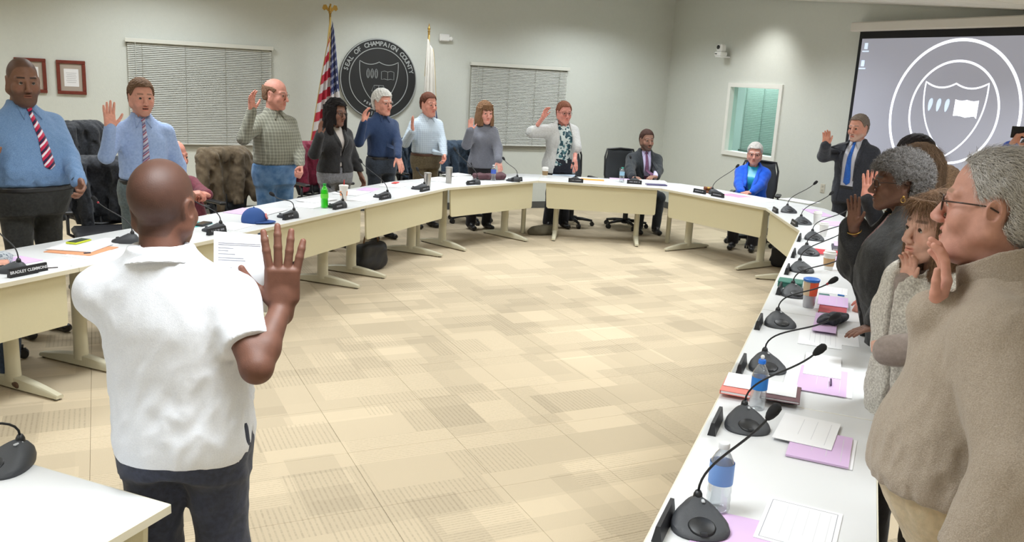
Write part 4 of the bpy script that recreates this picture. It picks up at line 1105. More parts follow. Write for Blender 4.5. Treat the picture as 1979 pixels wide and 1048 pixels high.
# ---- flags
GOLD = M('brass_gold', (176, 140, 70), .3, metal=.7)
def flag_mat_us():
    m = bpy.data.materials.new('flag_us'); m.use_nodes = True; nt = m.node_tree; b = nt.nodes['Principled BSDF']; N = nt.nodes.new; K = nt.links.new
    uv = N('ShaderNodeUVMap'); sp = N('ShaderNodeSeparateXYZ'); K(uv.outputs[0], sp.inputs[0])
    def mth(op, a, b_=None, c=None):
        n = N('ShaderNodeMath'); n.operation = op
        for i, v in enumerate((a, b_, c)):
            if v is None: continue
            if isinstance(v, (int, float)): n.inputs[i].default_value = v
            else: K(v, n.inputs[i])
        return n.outputs[0]
    u, v = sp.outputs['X'], sp.outputs['Y']     # u along the fly, v = 0 at the foot .. 1 at the top of the hoist
    stripe = mth('LESS_THAN', mth('FRACT', mth('MULTIPLY', v, 6.5)), .5)
    mixs = N('ShaderNodeMix'); mixs.data_type = 'RGBA'; mixs.inputs[6].default_value = lin((196, 190, 190)); mixs.inputs[7].default_value = lin((170, 40, 58)); K(stripe, mixs.inputs[0])
    cant = mth('MULTIPLY', mth('LESS_THAN', u, .42), mth('GREATER_THAN', v, .46))
    star = mth('MULTIPLY', mth('LESS_THAN', mth('ADD', mth('POWER', mth('SUBTRACT', mth('FRACT', mth('MULTIPLY', u, 14)), .5), 2), mth('POWER', mth('SUBTRACT', mth('FRACT', mth('MULTIPLY', v, 16)), .5), 2)), .05), 1)
    mixc = N('ShaderNodeMix'); mixc.data_type = 'RGBA'; mixc.inputs[6].default_value = lin((45, 52, 92)); mixc.inputs[7].default_value = lin((185, 188, 200)); K(star, mixc.inputs[0])
    mx = N('ShaderNodeMix'); mx.data_type = 'RGBA'; K(cant, mx.inputs[0]); K(mixs.outputs[2], mx.inputs[6]); K(mixc.outputs[2], mx.inputs[7]); K(mx.outputs[2], b.inputs['Base Color'])
    b.inputs['Roughness'].default_value = .7; return m
def flag(px_top, label, mats, topz, us):
    Y = YB - .42; P = yp(px_top[0], px_top[1], Y); x0 = P[0]
    r = empty('flag_stand', (x0, Y, 0), 0, label, 'flag')
    MB().tube([(0, 0, .05), (0, 0, topz)], .0135, 10).build('pole', GOLD, r, smooth=True)
    MB().lathe([(.16, 0), (.16, .02), (.12, .04), (.04, .06), (.02, .10)], n=24).build('stand_base', GOLD, r, smooth=True)
    if us:
        ea = MB(); ea.ball((0, 0, topz + .055), (.022, .02, .045), 10); ea.ball((0, -.02, topz + .105), (.014, .018, .014), 8); ea.ball((0, 0, topz + .008), (.022, .022, .018), 10)
        ea.build('eagle_body', GOLD, r, smooth=True)
        for s_ in (-1, 1):
            w_ = MB(); w_.add([(s_ * .01, 0, topz + .04), (s_ * .05, .004, topz + .105), (s_ * .085, .008, topz + .10), (s_ * .10, .01, topz + .055), (s_ * .075, .01, topz + .03), (s_ * .05, .006, topz + .045), (s_ * .02, 0, topz + .015)], [(0, 1, 2, 3, 4, 5, 6)])
            o = w_.build('eagle_wing', GOLD, r); so = o.modifiers.new('t', 'SOLIDIFY'); so.thickness = .008
    else:
        MB().lathe([(.003, .10), (.012, .05), (.022, .03), (.010, .01), (.02, 0), (.014, -.01)], (0, 0, topz), 14).build('spear_finial', GOLD, r, smooth=True)
    # draped cloth: hangs in folds from the pole top
    nu, nv = 60, 44; V_ = []; UVs = []; hang = 1.62
    for j in range(nv):
        t = j / (nv - 1)
        for i in range(nu):
            s_ = i / (nu - 1)
            sprd = (.02 + .17 * t ** .8) if us else (.035 + .10 * t ** .7)
            zz = topz - .10 - t * hang - (s_ * .22 * (1 if us else .6)) * (1 - t * .3)
            off = (s_ - (.55 if us else .35)) * sprd * 2 * (1.15 if us else 1)
            xx = (-off if us else off) - (.10 * t if us else .02 * t)
            yy = -.03 - .05 * (t ** .5) * (1 + math.sin(s_ * 22 + t * 1.5)) * (.5 + .5 * t) - .012 * math.sin(s_ * 9)
            V_.append((xx + .012 * math.sin(s_ * 30 + 2) * t, yy, zz)); UVs.append((s_ * .9 + t * .12 if us else s_, 1 - t if us else 1 - t))
    F_ = [(j * nu + i, j * nu + i + 1, (j + 1) * nu + i + 1, (j + 1) * nu + i) for j in range(nv - 1) for i in range(nu - 1)]
    me = bpy.data.meshes.new('cloth'); me.from_pydata(V_, [], F_); uvl = me.uv_layers.new(name='UVMap')
    for lp in me.loops: uvl.data[lp.index].uv = UVs[lp.vertex_index]
    o = link('cloth', me, mats, r, smooth=True); so = o.modifiers.new('t', 'SOLIDIFY'); so.thickness = .003
    mb = MB(); edge = [V_[j * nu + (nu - 1)] for j in range(nv)]; mb.tube(edge, .008, 5); mb.build('gold_fringe', M('fringe_gold', (196, 168, 96), .7), r, smooth=True)
    mb = MB(); tz = topz - .05
    for s_ in (-1, 1): mb.tube([(0, -.02, tz), (s_ * .012 - .02, -.03, tz - .25), (s_ * .02 - .03, -.03, tz - .55)], .008, 6)
    mb.build('gold_cord', M('fringe_gold', (196, 168, 96), .7), r)
    if not us:
        MB().lathe([(.09, 0), (.12, -.15), (.13, -.50), (.11, -.62)], (.03, -.06, topz - 1.05), 16, sy=.35).build('cloth_emblem', M('flag_navy', (50, 56, 88), .8), r, smooth=True)
flag((638, 32), 'United States flag on an eagle-topped gold pole, left of the black wall seal', flag_mat_us(), 2.66, True)
flag((829, 64), 'furled white flag with gold fringe on a spear-topped pole, right of the wall seal', M('flag_white', (208, 204, 196), .8), 2.53, False)
# ------------------------------------------------------------------ tables in a horseshoe
TH = .74
TOPM = M('white_laminate', (216, 217, 218), .38, spec=.4); EDGE = M('beige_edge', (216, 210, 190), .6); PANM = M('beige_panel', (212, 204, 172), .65, bump=.25, bscale=500, var=.012, scale=90); LEGM = M('beige_metal', (212, 206, 182), .45)
def table(A_, B_, label, depth=.73, legs=(.24, .24), ins=(.05, .05), group='white-topped beige tables set in a horseshoe'):
    """front edge from A_ to B_; the table extends to the left of the direction A->B"""
    A_ = Vector((A_[0], A_[1], 0)); B_ = Vector((B_[0], B_[1], 0)); L = (B_ - A_).length - .004
    rz = math.atan2(B_.y - A_.y, B_.x - A_.x)
    t = empty('meeting_table', A_, rz, label, 'table', group)
    MB().box((L / 2 + .002, depth / 2, TH - .014), (L, depth, .028), bev=.003).build('tabletop', [TOPM], t)
    e = MB()
    e.box((L / 2 + .002, -.001, TH - .0145), (L, .004, .025)); e.box((L / 2 + .002, depth + .001, TH - .0145), (L, .004, .025)); e.box((.001, depth / 2, TH - .0145), (.004, depth, .025)); e.box((L + .003, depth / 2, TH - .0145), (.004, depth, .025))
    e.build('edge_band', EDGE, t)
    mb = MB(); x0, x1, z0, z1 = ins[0], L - ins[1], .395, TH - .035
    pts = [(x0, z1), (x0 + .02, z0 + .02), (x0 + .04, z0), (x1 - .01, z0), (x1, z0 + .02), (x1, z1)]
    n = len(pts); vs = [(x, .035, z) for x, z in pts] + [(x, .053, z) for x, z in pts]
    mb.add(vs, [tuple(range(n)), tuple(range(n, 2 * n))[::-1]] + [(i, n + i, n + (i + 1) % n, (i + 1) % n) for i in range(n)])
    mb.build('modesty_panel', PANM, t)
    for lx_ in (legs[0], L - legs[1]):
        mb = MB(); mb.lathe([(.048, .05), (.044, .12), (.042, TH - .05)], (lx_, depth * .42, 0), 20, sx=.78, sy=1.25)
        mb.box((lx_, depth * .45, TH - .04), (.07, .5, .025)); lg = mb.build('leg', LEGM, t, smooth=True, ang=40)
        ft = MB(); N_ = 12; prof = []
        for i in range(N_ + 1):
            y = -.085 + (depth + .02) * i / N_; u = (i / N_ - .5) * 2; h = .085 - .052 * abs(u) ** 1.6; prof.append((y, h))
        vs = []
        for y, h in prof:
            w_ = .030 - .006 * abs((y - depth * .45) / .4); vs += [(lx_ - w_, y, .012), (lx_ - w_, y, h - .008), (lx_ - w_ * .7, y, h), (lx_ + w_ * .7, y, h), (lx_ + w_, y, h - .008), (lx_ + w_, y, .012)]
        fs = [tuple(range(6)), tuple(range(N_ * 6, N_ * 6 + 6))[::-1]]
        for i in range(N_):
            for k in range(6): a = 6 * i + k; b = 6 * i + (k + 1) % 6; fs.append((a, a + 6, b + 6, b))
        ft.add(vs, fs); fo = ft.build('foot', LEGM, lg, smooth=True, ang=45)
        for yy in (-.055, depth - .09): MB().lathe([(.018, 0), (.018, .014)], (lx_, yy, 0), 12).build('glide', M('glide_grey', (90, 88, 80), .6), lg)
    return t
pA0 = zp(-60, 560, TH); pA1 = zp(152, 517, TH); pB1 = zp(475, 449, TH); pC1 = zp(707, 397, TH); pD1 = zp(865, 363, TH); pE1 = zp(1040, 349, TH); pF1 = zp(1278, 364, TH)
pG1 = zp(1481, 402, TH); pH1 = zp(1546, 446, TH); pJ1 = zp(1473, 598, TH); pK1 = zp(1393, 760, TH); pL1 = zp(1245, 1048, TH)
pI1 = (pH1 + pJ1) / 2
dirA = unit(pA1 - pA0); pA0 = pA1 - dirA * 1.65; dirL = unit(pL1 - pK1); pL1 = pK1 + dirL * 1.65
table(pA0, pA1, 'beige table at far left carrying the lettered name plate', ins=(.05, .06))
table(pA1 , pB1, 'beige table partly hidden behind the man in the white polo')
table(pB1, pC1, 'beige table carrying the blue cap and the green bottle', ins=(.30, .03))
table(pC1, pD1, 'beige table in front of the white-haired man and the man in the pale shirt', ins=(.06, .04))
table(pD1, pE1, 'beige table in front of the woman in the grey sweater', ins=(.08, .05))
table(pE1, pF1, 'beige table at the middle of the curve with the orange folder', ins=(.10, .04))
tG = table(pF1, pG1, 'beige table in front of the seated woman in the blue blazer', ins=(.10, .06))
table(pG1, pH1, 'short-looking angled table at the far right bend of the horseshoe', ins=(.03, .03))
table(pH1, pI1, 'right-hand table with the paper coffee cup', depth=.60)
table(pI1, pJ1, 'right-hand table with the tumbler and green box', depth=.60)
table(pJ1, pK1, 'right-hand table with the two-tone book stacks and the blue-capped bottle', depth=.60)
table(pK1, pL1, 'right-hand table nearest the camera with the clear-capped water bottle', depth=.60)
n1 = zp(330, 975, TH); dn = unit((-.676, .737, 0)); table(n1, n1 + dn * 1.75, 'white-topped table corner in the bottom left corner of the photo', legs=(.24, .14))
# wedge-shaped tops that fill the bends
def wedge(pa, P_, pb, dep, label):
    a = unit(P_ - pa); b = unit(pb - P_); na = np.array([-a[1], a[0], 0]); nb = np.array([-b[1], b[0], 0])
    q0 = P_ + na * .012; q1 = P_ + na * dep; q2 = P_ + (na + nb) / np.linalg.norm(na + nb) * dep * 1.02; q3 = P_ + nb * dep
    c = P_; r = empty('corner_tabletop', (c[0], c[1], 0), 0, label, 'table', 'wedge tops between the tables')
    MB().prism([tuple((q - c)[:2]) for q in (P_ + (na + nb) * .004, q3, q2, q1)][::1], TH - .028, TH - .001).build('wedge_top', TOPM, r)
    g_ = (q2 - c) * .55; MB().lathe([(.03, 0), (.03, TH - .028)], (g_[0], g_[1], 0), 14).build('support_post', LEGM, r, smooth=True, ang=40)
wedge(pC1, pD1, pE1, .72, 'wedge of white tabletop at the bend by the two steel tumblers')
wedge(pD1, pE1, pF1, .72, 'wedge of white tabletop at the bend by the small coffee cup')
wedge(pE1, pF1, pG1, .72, 'wedge of white tabletop at the bend behind the seated man and woman')
wedge(pF1, pG1, pH1, .72, 'wedge of white tabletop at the bend right of the woman in blue')
wedge(pG1, pH1, pI1, .60, 'wedge of white tabletop at the bend before the long right-hand row')
# ------------------------------------------------------------------ office chairs
CB = M('chair_black', (34, 34, 37), .6, spec=.3); MESHM = M('chair_mesh', (62, 65, 70), .85, bump=.6, bscale=700, var=.08, scale=300); PLB = M('chair_plastic', (38, 38, 40), .4)
def make_chair():
    r = empty('office_chair')
    MB().box((0, 0, .47), (.50, .48, .07), bev=.025).build('seat', CB, r, smooth=True, ang=50)
    fr = MB(); pts = [(-.19, -.26, .52), (-.235, -.30, .70), (-.235, -.33, .95), (-.20, -.35, 1.06), (0, -.355, 1.075), (.20, -.35, 1.06), (.235, -.33, .95), (.235, -.30, .70), (.19, -.26, .52), (0, -.25, .505), (-.19, -.26, .52)]
    fr.tube(pts, .014, 8); fr.build('back_frame', PLB, r, smooth=True)
    me = MB(); N1, N2 = 9, 9
    for j in range(N2):
        t = j / (N2 - 1); z = .52 + .54 * t; y0 = -.26 - .09 * min(t * 1.2, 1); w_ = .19 + .045 * math.sin(math.pi * min(t * 1.1, 1)) 
        for i in range(N1):
            s_ = i / (N1 - 1) * 2 - 1; me.v.append((s_ * w_, y0 - .03 * (1 - s_ * s_), z))
    for j in range(N2 - 1):
        for i in range(N1 - 1): a = j * N1 + i; me.f.append((a, a + 1, a + N1 + 1, a + N1)); me.mi.append(0)
    bk = me.build('backrest', MESHM, r, smooth=True); so = bk.modifiers.new('t', 'SOLIDIFY'); so.thickness = .012
    MB().tube([(0, -.30, .80), (0, -.30, .55), (0, -.20, .43), (0, -.05, .42)], .02, 8).build('back_spine', PLB, r, smooth=True)
    for s_ in (-1, 1):
        a = MB().tube([(s_ * .24, -.02, .44), (s_ * .29, -.02, .47), (s_ * .29, -.02, .66)], .014, 8).build('arm_post', PLB, r, smooth=True)
        MB().box((s_ * .29, .0, .67), (.07, .25, .03), bev=.01).build('armrest', PLB, a)
    MB().lathe([(.06, .43), (.06, .41), (.028, .40), (.028, .24), (.036, .24), (.036, .09), (.05, .085), (.05, .06)], n=16).build('gas_column', PLB, r, smooth=True, ang=40)
    leg = None
    for k in range(5):
        a = 2 * math.pi * k / 5 + .3; R_ = Matrix.Rotation(a, 3, 'Z')
        lg = MB(); q = [R_ @ Vector(p) for p in ((.03, 0, .10), (.16, 0, .095), (.30, 0, .075))]; lg.tube(q, [.026, .022, .016], 8); l = lg.build('base_leg', PLB, r, smooth=True)
        cs = MB(); c = R_ @ Vector((.30, 0, .03)); Rw_ = R_ @ Matrix.Rotation(math.pi / 2, 3, 'X')
        for o_ in (-.014, .014):
            d = R_ @ Vector((0, o_, 0)); cs.lathe([(.0, -.009), (.03, -.009), (.03, .009), (0, .009)], c + d, 14, Rw_)
        cs.box(c + Vector((0, 0, .022)), (.03, .03, .025), R=R_); cs.build('caster', PLB, l)
    return r
chair_proto = None
def chair(loc, face, label):
    global chair_proto
    rz = math.atan2(face[1], face[0]) - math.pi / 2
    if chair_proto is None: chair_proto = make_chair(); c = chair_proto
    else: c = copy_tree(chair_proto)
    c.location = (loc[0], loc[1], 0); c.rotation_euler = (0, 0, rz); return tag(c, label, 'chair', 'black mesh office chairs')
def cloth_over(name, loc, face, mat, label, w_=.29, d_=.16, top=1.10, low=.55, seed=1, cat='jacket', slump=0):
    """a garment slung over a chair back"""
    rz = math.atan2(face[1], face[0]) - math.pi / 2
    V = Vol(); g = np.random.default_rng(seed)
    V.box((0, -.33, (top + low) / 2), (w_, .055, (top - low) / 2), rd=.05, k=.03)
    V.cone((-w_ + .05, -.33, top - .05), (w_ - .05, -.33, top - .05), .075, .07, k=.05)
    for s_ in (-1, 1):
        V.cone((s_ * (w_ - .02), -.30, top - .10), (s_ * (w_ + .03), -.22, low + .05), .065, .045, k=.05)
        V.cone((s_ * (w_ - .12), -.25, top - .06), (s_ * (w_ - .16), -.24, low - .05), .05, .05, k=.04)
    def f(D, P):
        Q_ = P * np.array([1.5, 1, .5], F32); r_ = 1 - np.abs(noise3(Q_, 20, seed) + .5 * noise3(Q_, 41, seed + 2)) * 1.3
        return np.maximum(D - (.018 * (r_ - .4)).astype(F32), low - .04 + .03 * np.sin(P[..., 0] * 14 + seed) - P[..., 2]).astype(F32)
    V.post.append(f); v, q = relax(*V.mesh(.013), 1)
    o = link(name, np_mesh(name, [(v, q)]), mat); o.location = (loc[0], loc[1], 0); o.rotation_euler = (0, 0, rz)
    return tag(o, label, cat)
# ------------------------------------------------------------------ fabrics
def fabric(name, c1, c2=None, kind='weave', scale=60, rough=.85, amp=.3, c3=None, bump=.35):
    if name in _mats: return _mats[name]
    m = bpy.data.materials.new(name); m.use_nodes = True; nt = m.node_tree; b = nt.nodes['Principled BSDF']; N = nt.nodes.new; K = nt.links.new
    tc = N('ShaderNodeTexCoord'); sp = N('ShaderNodeSeparateXYZ'); K(tc.outputs['Object'], sp.inputs[0])
    def mth(op, a, b_=None, c=None):
        n = N('ShaderNodeMath'); n.operation = op
        for i, v in enumerate((a, b_, c)):
            if v is None: continue
            if isinstance(v, (int, float)): n.inputs[i].default_value = v
            else: K(v, n.inputs[i])
        return n.outputs[0]
    def nz(s_, det=3): n = N('ShaderNodeTexNoise'); n.inputs['Scale'].default_value = s_; n.inputs['Detail'].default_value = det; K(tc.outputs['Object'], n.inputs['Vector']); return n.outputs[0]
    def ramp(f, a, b_):
        r = N('ShaderNodeMapRange'); r.inputs[1].default_value = a; r.inputs[2].default_value = b_; K(f, r.inputs[0]); return r.outputs[0]
    if kind == 'weave': f = ramp(nz(scale), .35, .65)
    elif kind == 'plaid':
        a = ramp(mth('SINE', mth('MULTIPLY', sp.outputs['X'], scale)), .3, .6); c = ramp(mth('SINE', mth('MULTIPLY', sp.outputs['Z'], scale)), .3, .6)
        a2 = ramp(mth('SINE', mth('MULTIPLY', sp.outputs['X'], scale * 2.3)), .8, .9); f = mth('ADD', mth('MULTIPLY', mth('ADD', a, c), .42), mth('MULTIPLY', a2, .3))
    elif kind == 'stripe': f = ramp(mth('SINE', mth('MULTIPLY', sp.outputs['X'], scale)), 0, .6)
    elif kind == 'check':
        a = ramp(mth('SINE', mth('MULTIPLY', sp.outputs['X'], scale)), .0, .6); c = ramp(mth('SINE', mth('MULTIPLY', sp.outputs['Z'], scale)), .0, .6); f = mth('MULTIPLY', mth('ADD', a, c), .5)
    elif kind == 'floral':
        n = N('ShaderNodeTexVoronoi'); n.inputs['Scale'].default_value = scale; n.feature = 'F1'
        w_ = N('ShaderNodeVectorMath'); w_.operation = 'ADD'; nn = N('ShaderNodeTexNoise'); nn.inputs['Scale'].default_value = 9; K(tc.outputs['Object'], nn.inputs['Vector']); 
        sc_ = N('ShaderNodeVectorMath'); sc_.operation = 'SCALE'; sc_.inputs['Scale'].default_value = .12; K(nn.outputs['Color'], sc_.inputs[0]); K(tc.outputs['Object'], w_.inputs[0]); K(sc_.outputs[0], w_.inputs[1]); K(w_.outputs[0], n.inputs['Vector'])
        f = ramp(n.outputs['Distance'], .32, .42)
    elif kind == 'tie':      # diagonal stripes
        d = mth('ADD', mth('MULTIPLY', sp.outputs['Z'], scale), mth('MULTIPLY', sp.outputs['X'], scale * .8)); fr = mth('FRACT', d); f = None
    mx = N('ShaderNodeMix'); mx.data_type = 'RGBA'; c2 = c2 or tuple(min(255, int(v * (1 + amp))) for v in c1)
    mx.inputs[6].default_value = lin(c1); mx.inputs[7].default_value = lin(c2)
    if kind == 'tie':
        rp = N('ShaderNodeValToRGB'); rp.color_ramp.interpolation = 'CONSTANT'; el = rp.color_ramp.elements
        el[0].position = 0; el[0].color = lin(c1); el[1].position = .30; el[1].color = lin(c2)
        for p_, cc in ((.55, c1), (.62, c3 or c1), (.92, c1)): e_ = el.new(p_); e_.color = lin(cc)
        K(fr, rp.inputs[0]); K(rp.outputs[0], b.inputs['Base Color'])
    else:
        K(f, mx.inputs[0]); K(mx.outputs[2], b.inputs['Base Color'])
    if c3 and kind == 'floral':
        m2 = N('ShaderNodeMix'); m2.data_type = 'RGBA'; K(ramp(nz(22, 1), .52, .56), m2.inputs[0]); K(mx.outputs[2], m2.inputs[6]); m2.inputs[7].default_value = lin(c3); K(m2.outputs[2], b.inputs['Base Color'])
    b.inputs['Roughness'].default_value = rough; b.inputs['Specular IOR Level'].default_value = .25; b.inputs['Sheen Weight'].default_value = .15
    if bump:
        bp = N('ShaderNodeBump'); bp.inputs['Strength'].default_value = bump; bp.inputs['Distance'].default_value = .003; K(mth('ADD', nz(350), mth('MULTIPLY', nz(35), 1.5)), bp.inputs['Height']); K(bp.outputs[0], b.inputs['Normal'])
    _mats[name] = m; return m
def O(**k):
    d = dict(hand='open', fd=(.03, .0, 1), n=(0, 1, 0), pole=(.35, -.15, -1)); d.update(k); return d
def D(**k):
    d = dict(hand='relaxed', n=(1, .1, 0)); d.update(k); return d
BELT = M('belt_black', (26, 24, 24), .4)
# ------------------------------------------------------------------ people, left side of the horseshoe
P1 = person('man in blue shirt and broad striped tie standing at far left', (42, 112), 5.75, (.55, -.84), (126, 90, 72),
    hair=dict(t=0, front=.075, scalp_tint=(60, 44, 38), sk=.55), haircol=(45, 32, 28), head=dict(yaw=-.28, pitch=.10, fat=1.10, stubble=((48, 34, 30), .55), s=1.2, browk=.9, brow=(40, 28, 24)),
    build=dict(g=1.30, belly=.10, bz=1.07, sw=1.0), lean=(0, -.03),
    outfit=[dict(t='shirt', m=fabric('chambray', (98, 128, 168), (114, 144, 182), scale=160), collar=True, placket=True, tuck=True, hem=.955, fold=.006, tie=dict(m=fabric('tie_striped', (190, 44, 78), (222, 220, 228), 'tie', 17, c3=(42, 38, 70)), bottom=1.10, dx=.0)),
            dict(t='trousers', m=fabric('black_trousers', (44, 44, 43), amp=.25), belt=BELT, leg=1.0)],
    arms=dict(R=O(w=(-28, 318, -.2), hand='open'), L=D(w=(168, 386, -.02), pole=(-.6, -.6, 0), n=(1, .3, 0))))
j_ = P1['J'][-1]; ax_ = unit(j_['W'] - j_['E']); u_ = unit(np.cross(ax_, (0, 1., 0))); v_ = np.cross(ax_, u_); c = j_['W'] - ax_ * .012
MB().tube([c + (u_ * math.cos(a) * 1.1 + v_ * math.sin(a)) * .036 for a in [2 * math.pi * k / 20 for k in range(21)]], .0075, 8).build('wristwatch', M('watch_black', (24, 24, 26), .4), P1['E'], smooth=True)
P4 = person('young man in light blue shirt and slim striped tie with his hand raised', (272, 153), 6.75, (.12, -1), (216, 158, 140),
    hair=dict(t=.013, front=.072, nape=-.05), haircol=(112, 88, 70), head=dict(yaw=.10, pitch=.03, stubble=((150, 105, 85), .35), s=1.12, mouth=.004),
    build=dict(g=1.02, sw=1.02),
    outfit=[dict(t='shirt', m=fabric('light_blue_shirt', (150, 172, 216), (164, 186, 226), scale=60), collar=True, placket=True, tuck=True, tie=dict(m=fabric('tie_pale', (196, 196, 212), (158, 96, 120), 'tie', 19, c3=(120, 110, 150)), bottom=1.04, w=.75)),
            dict(t='trousers', m=fabric('grey_green_trousers', (84, 94, 96), amp=.2), belt=BELT)],
    arms=dict(R=O(w=(213, 246, -.30), fd=(.03, 0, 1), n=(-.2, 1, 0), pole=(.25, -.1, -1)), L=D()))
P6 = person('balding man in a maroon sweater seated behind the man in the polo', (339, 271), 7.5, (.5, -.86), (205, 140, 122),
    hair=dict(t=.010, bald=.035, front=.06, scalp_tint=(150, 100, 85), sk=.25), haircol=(110, 72, 55), head=dict(yaw=.15, fat=1.08, s=1.10), sit=True,
    build=dict(g=1.25, belly=.10, h=1.76),
    outfit=[dict(t='shirt', m=fabric('maroon_knit', (96, 40, 52), amp=.25), hem=.86, collar=True, collar_mat=M('collar_dark', (50, 50, 52), .8), points=0), dict(t='trousers', m=fabric('jeans_dark', (52, 66, 92), amp=.2), top=.95)],
    arms=dict(R=D(w=(378, 378, -.42), hand='hold', fd=(-.7, .5, .1), n=(0, -.3, -1), pole=(.6, -.5, -.6)), L=D(w=(418, 386, -.36), hand='hold', fd=(.8, .3, .2), n=(0, -.3, -1), pole=(-.6, -.5, -.6))))
P8 = person('balding man in a grey plaid shirt and blue jeans, standing', (536, 153), 8.2, (.42, -.9), (202, 142, 126),
    hair=dict(t=.012, bald=.055, front=.07, nape=-.06, scalp_tint=(160, 125, 105), sk=.3), haircol=(120, 92, 74), head=dict(yaw=.42, pitch=.12, fat=1.05, s=1.12, flush=1.4), glasses=dict(c=(120, 100, 90), r=.001),
    build=dict(g=1.15, belly=.05),
    outfit=[dict(t='shirt', m=fabric('grey_plaid', (116, 116, 104), (160, 160, 146), 'plaid', 210), collar=True, placket=True, hem=.93, tuck=True, fold=.006), dict(t='trousers', m=fabric('blue_jeans', (70, 108, 152), (108, 142, 182), scale=14, amp=.3), leg=1.08)],
    arms=dict(R=O(w=(487, 214, -.30), hand='spread', fd=(.12, .1, 1), n=(-.35, 1, 0), pole=(.25, -.2, -1)), L=D(w=(580, 327, .05), hand='fist', n=(1, 0, 0), pole=(-.7, -.6, 0))))
P9 = person('woman with long black hair, glasses and black blazer, hand raised', (652, 193), 9.25, (.30, -.95), (120, 84, 68),
    hair=dict(t=.022, long=.23, front=.070, flare=.02, openy=.055, nf=60, na=.010), haircol=(30, 26, 26), head=dict(yaw=.22, roll=-.06, s=1.10), glasses=dict(c=(40, 30, 28)),
    build=dict(fem=1, g=1.12), lean=(.02, .0),
    outfit=[dict(t='shirt', m=M('blouse_pale', (190, 182, 176), .8), neck=.07, hem=.99, infl=.010), dict(t='jacket', m=fabric('black_blazer', (42, 41, 42), amp=.2), vee=[(1.52, .065), (1.36, .045), (1.20, .012), (1.10, .004), (.8, .02)], lapels=True, hem=.92, lw=.04),
            dict(t='trousers', m=fabric('heather_grey', (112, 112, 116), amp=.2), leg=1.05)],
    arms=dict(R=O(w=(618, 262, -.26), fd=(-.05, 0, 1), n=(-.5, .85, 0), pole=(.3, -.2, -1)), L=D()))
P10 = person('white-haired man with glasses and moustache in a navy blue shirt', (740, 174), 9.9, (.28, -.96), (208, 148, 130),
    hair=dict(t=.020, front=.068, nape=-.08, nf=110, na=.005), haircol=(205, 203, 198), head=dict(yaw=.12, roll=.05, s=1.14), glasses=dict(c=(110, 100, 95), r=.001),
    build=dict(g=1.0), lean=(.03, 0),
    outfit=[dict(t='shirt', m=fabric('navy_shirt', (40, 57, 90), (47, 65, 99), scale=140), collar=True, placket=True, hem=.95, tuck=True, button_mat=M('button_navy', (40, 55, 90), .4)), dict(t='trousers', m=fabric('charcoal_trousers', (50, 56, 66), amp=.2), belt=BELT)],
    arms=dict(R=O(w=(703, 236, -.26), fd=(0, .1, 1), n=(-.5, .85, 0), hand='cup', pole=(.35, -.1, -1)), L=D(w=(772, 320, -.16), fd=(-.1, .5, -1), n=(0, -.9, -.4), hand='flat', pole=(-.8, -.4, 0))))
P11 = person('man in a pale blue button-down shirt beside the furled white flag', (830, 180), 10.85, (.22, -.97), (212, 148, 130),
    hair=dict(t=.012, front=.074, nape=-.06), haircol=(92, 58, 46), head=dict(s=1.12, fat=1.08, flush=1.3, yaw=.05),
    build=dict(g=1.12, belly=.03),
    outfit=[dict(t='shirt', m=fabric('pale_check', (176, 190, 204), (200, 212, 222), 'check', 260), collar=True, placket=True, tuck=True), dict(t='trousers', m=fabric('olive_trousers', (92, 82, 64), amp=.2), belt=M('belt_brown', (80, 50, 35), .5))],
    arms=dict(R=O(w=(797, 254, -.26), fd=(.05, 0, 1), n=(-.95, .3, 0), pole=(.4, -.3, -1)), L=D(w=(863, 325, -.15), hand='relaxed', pole=(-.8, -.5, 0))))
P12 = person('woman with shoulder-length light brown hair in a grey sweater', (939, 197), 10.95, (.02, -1), (222, 160, 145),
    hair=dict(t=.018, long=.17, front=.06, fringe=.040, openy=.06, flare=.02, nf=80, na=.004), haircol=(124, 94, 70), head=dict(s=1.10, yaw=-.02),
    build=dict(fem=1, g=1.0),
    outfit=[dict(t='shirt', m=fabric('grey_sweater', (106, 108, 118), (122, 124, 134), scale=160), neck=.066, hem=.86, infl=.022, top=1.49, loose=.006), dict(t='trousers', m=fabric('black_slacks', (34, 32, 36), amp=.2), flare=1.25, infl=.0)],
    arms=dict(R=O(w=(909, 252, -.28), fd=(.0, 0, 1), n=(0, 1, 0), pole=(.25, -.2, -1)), L=D(w=(966, 322, -.16), fd=(-.1, .5, -1), n=(0, -.9, -.4), hand='flat', pole=(-.9, -.2, 0))))
P13 = person('woman in a light grey open cardigan over a teal floral top', (1092, 197), 11.35, (-.12, -1), (206, 140, 126),
    hair=dict(t=.012, front=.072, nape=-.08), haircol=(128, 84, 66), head=dict(s=1.14, flush=1.4, fat=1.04, yaw=.02), glasses=dict(c=(60, 40, 38)),
    build=dict(fem=1, g=1.22), 
    outfit=[dict(t='shirt', m=fabric('teal_floral', (70, 112, 118), (196, 206, 204), 'floral', 17, c3=(44, 72, 82)), sleeve='none', neck=.085, hem=.88, infl=.014),
            dict(t='jacket', name='cardigan', m=fabric('light_grey_knit', (186, 186, 184), amp=.08, bump=.6), vee=[(1.52, .075), (1.40, .085), (1.2, .095), (1.0, .11), (.8, .14)], hem=.78, infl=.034, upto=.35, loose=.01),
            dict(t='trousers', m=fabric('black_navy_slacks', (32, 34, 42), amp=.2), flare=1.2)],
    arms=dict(R=O(w=(1050, 226, -.10), fd=(-.35, 0, 1), n=(-.2, 1, -.1), hand='cup', pole=(1, -.1, -.45)), L=D(w=(1112, 322, -.16), fd=(0, .5, -1), n=(0, -.9, -.4), hand='cup', pole=(-.9, -.3, 0))))
SHIN = M('black_shoe', (28, 26, 26), .35)
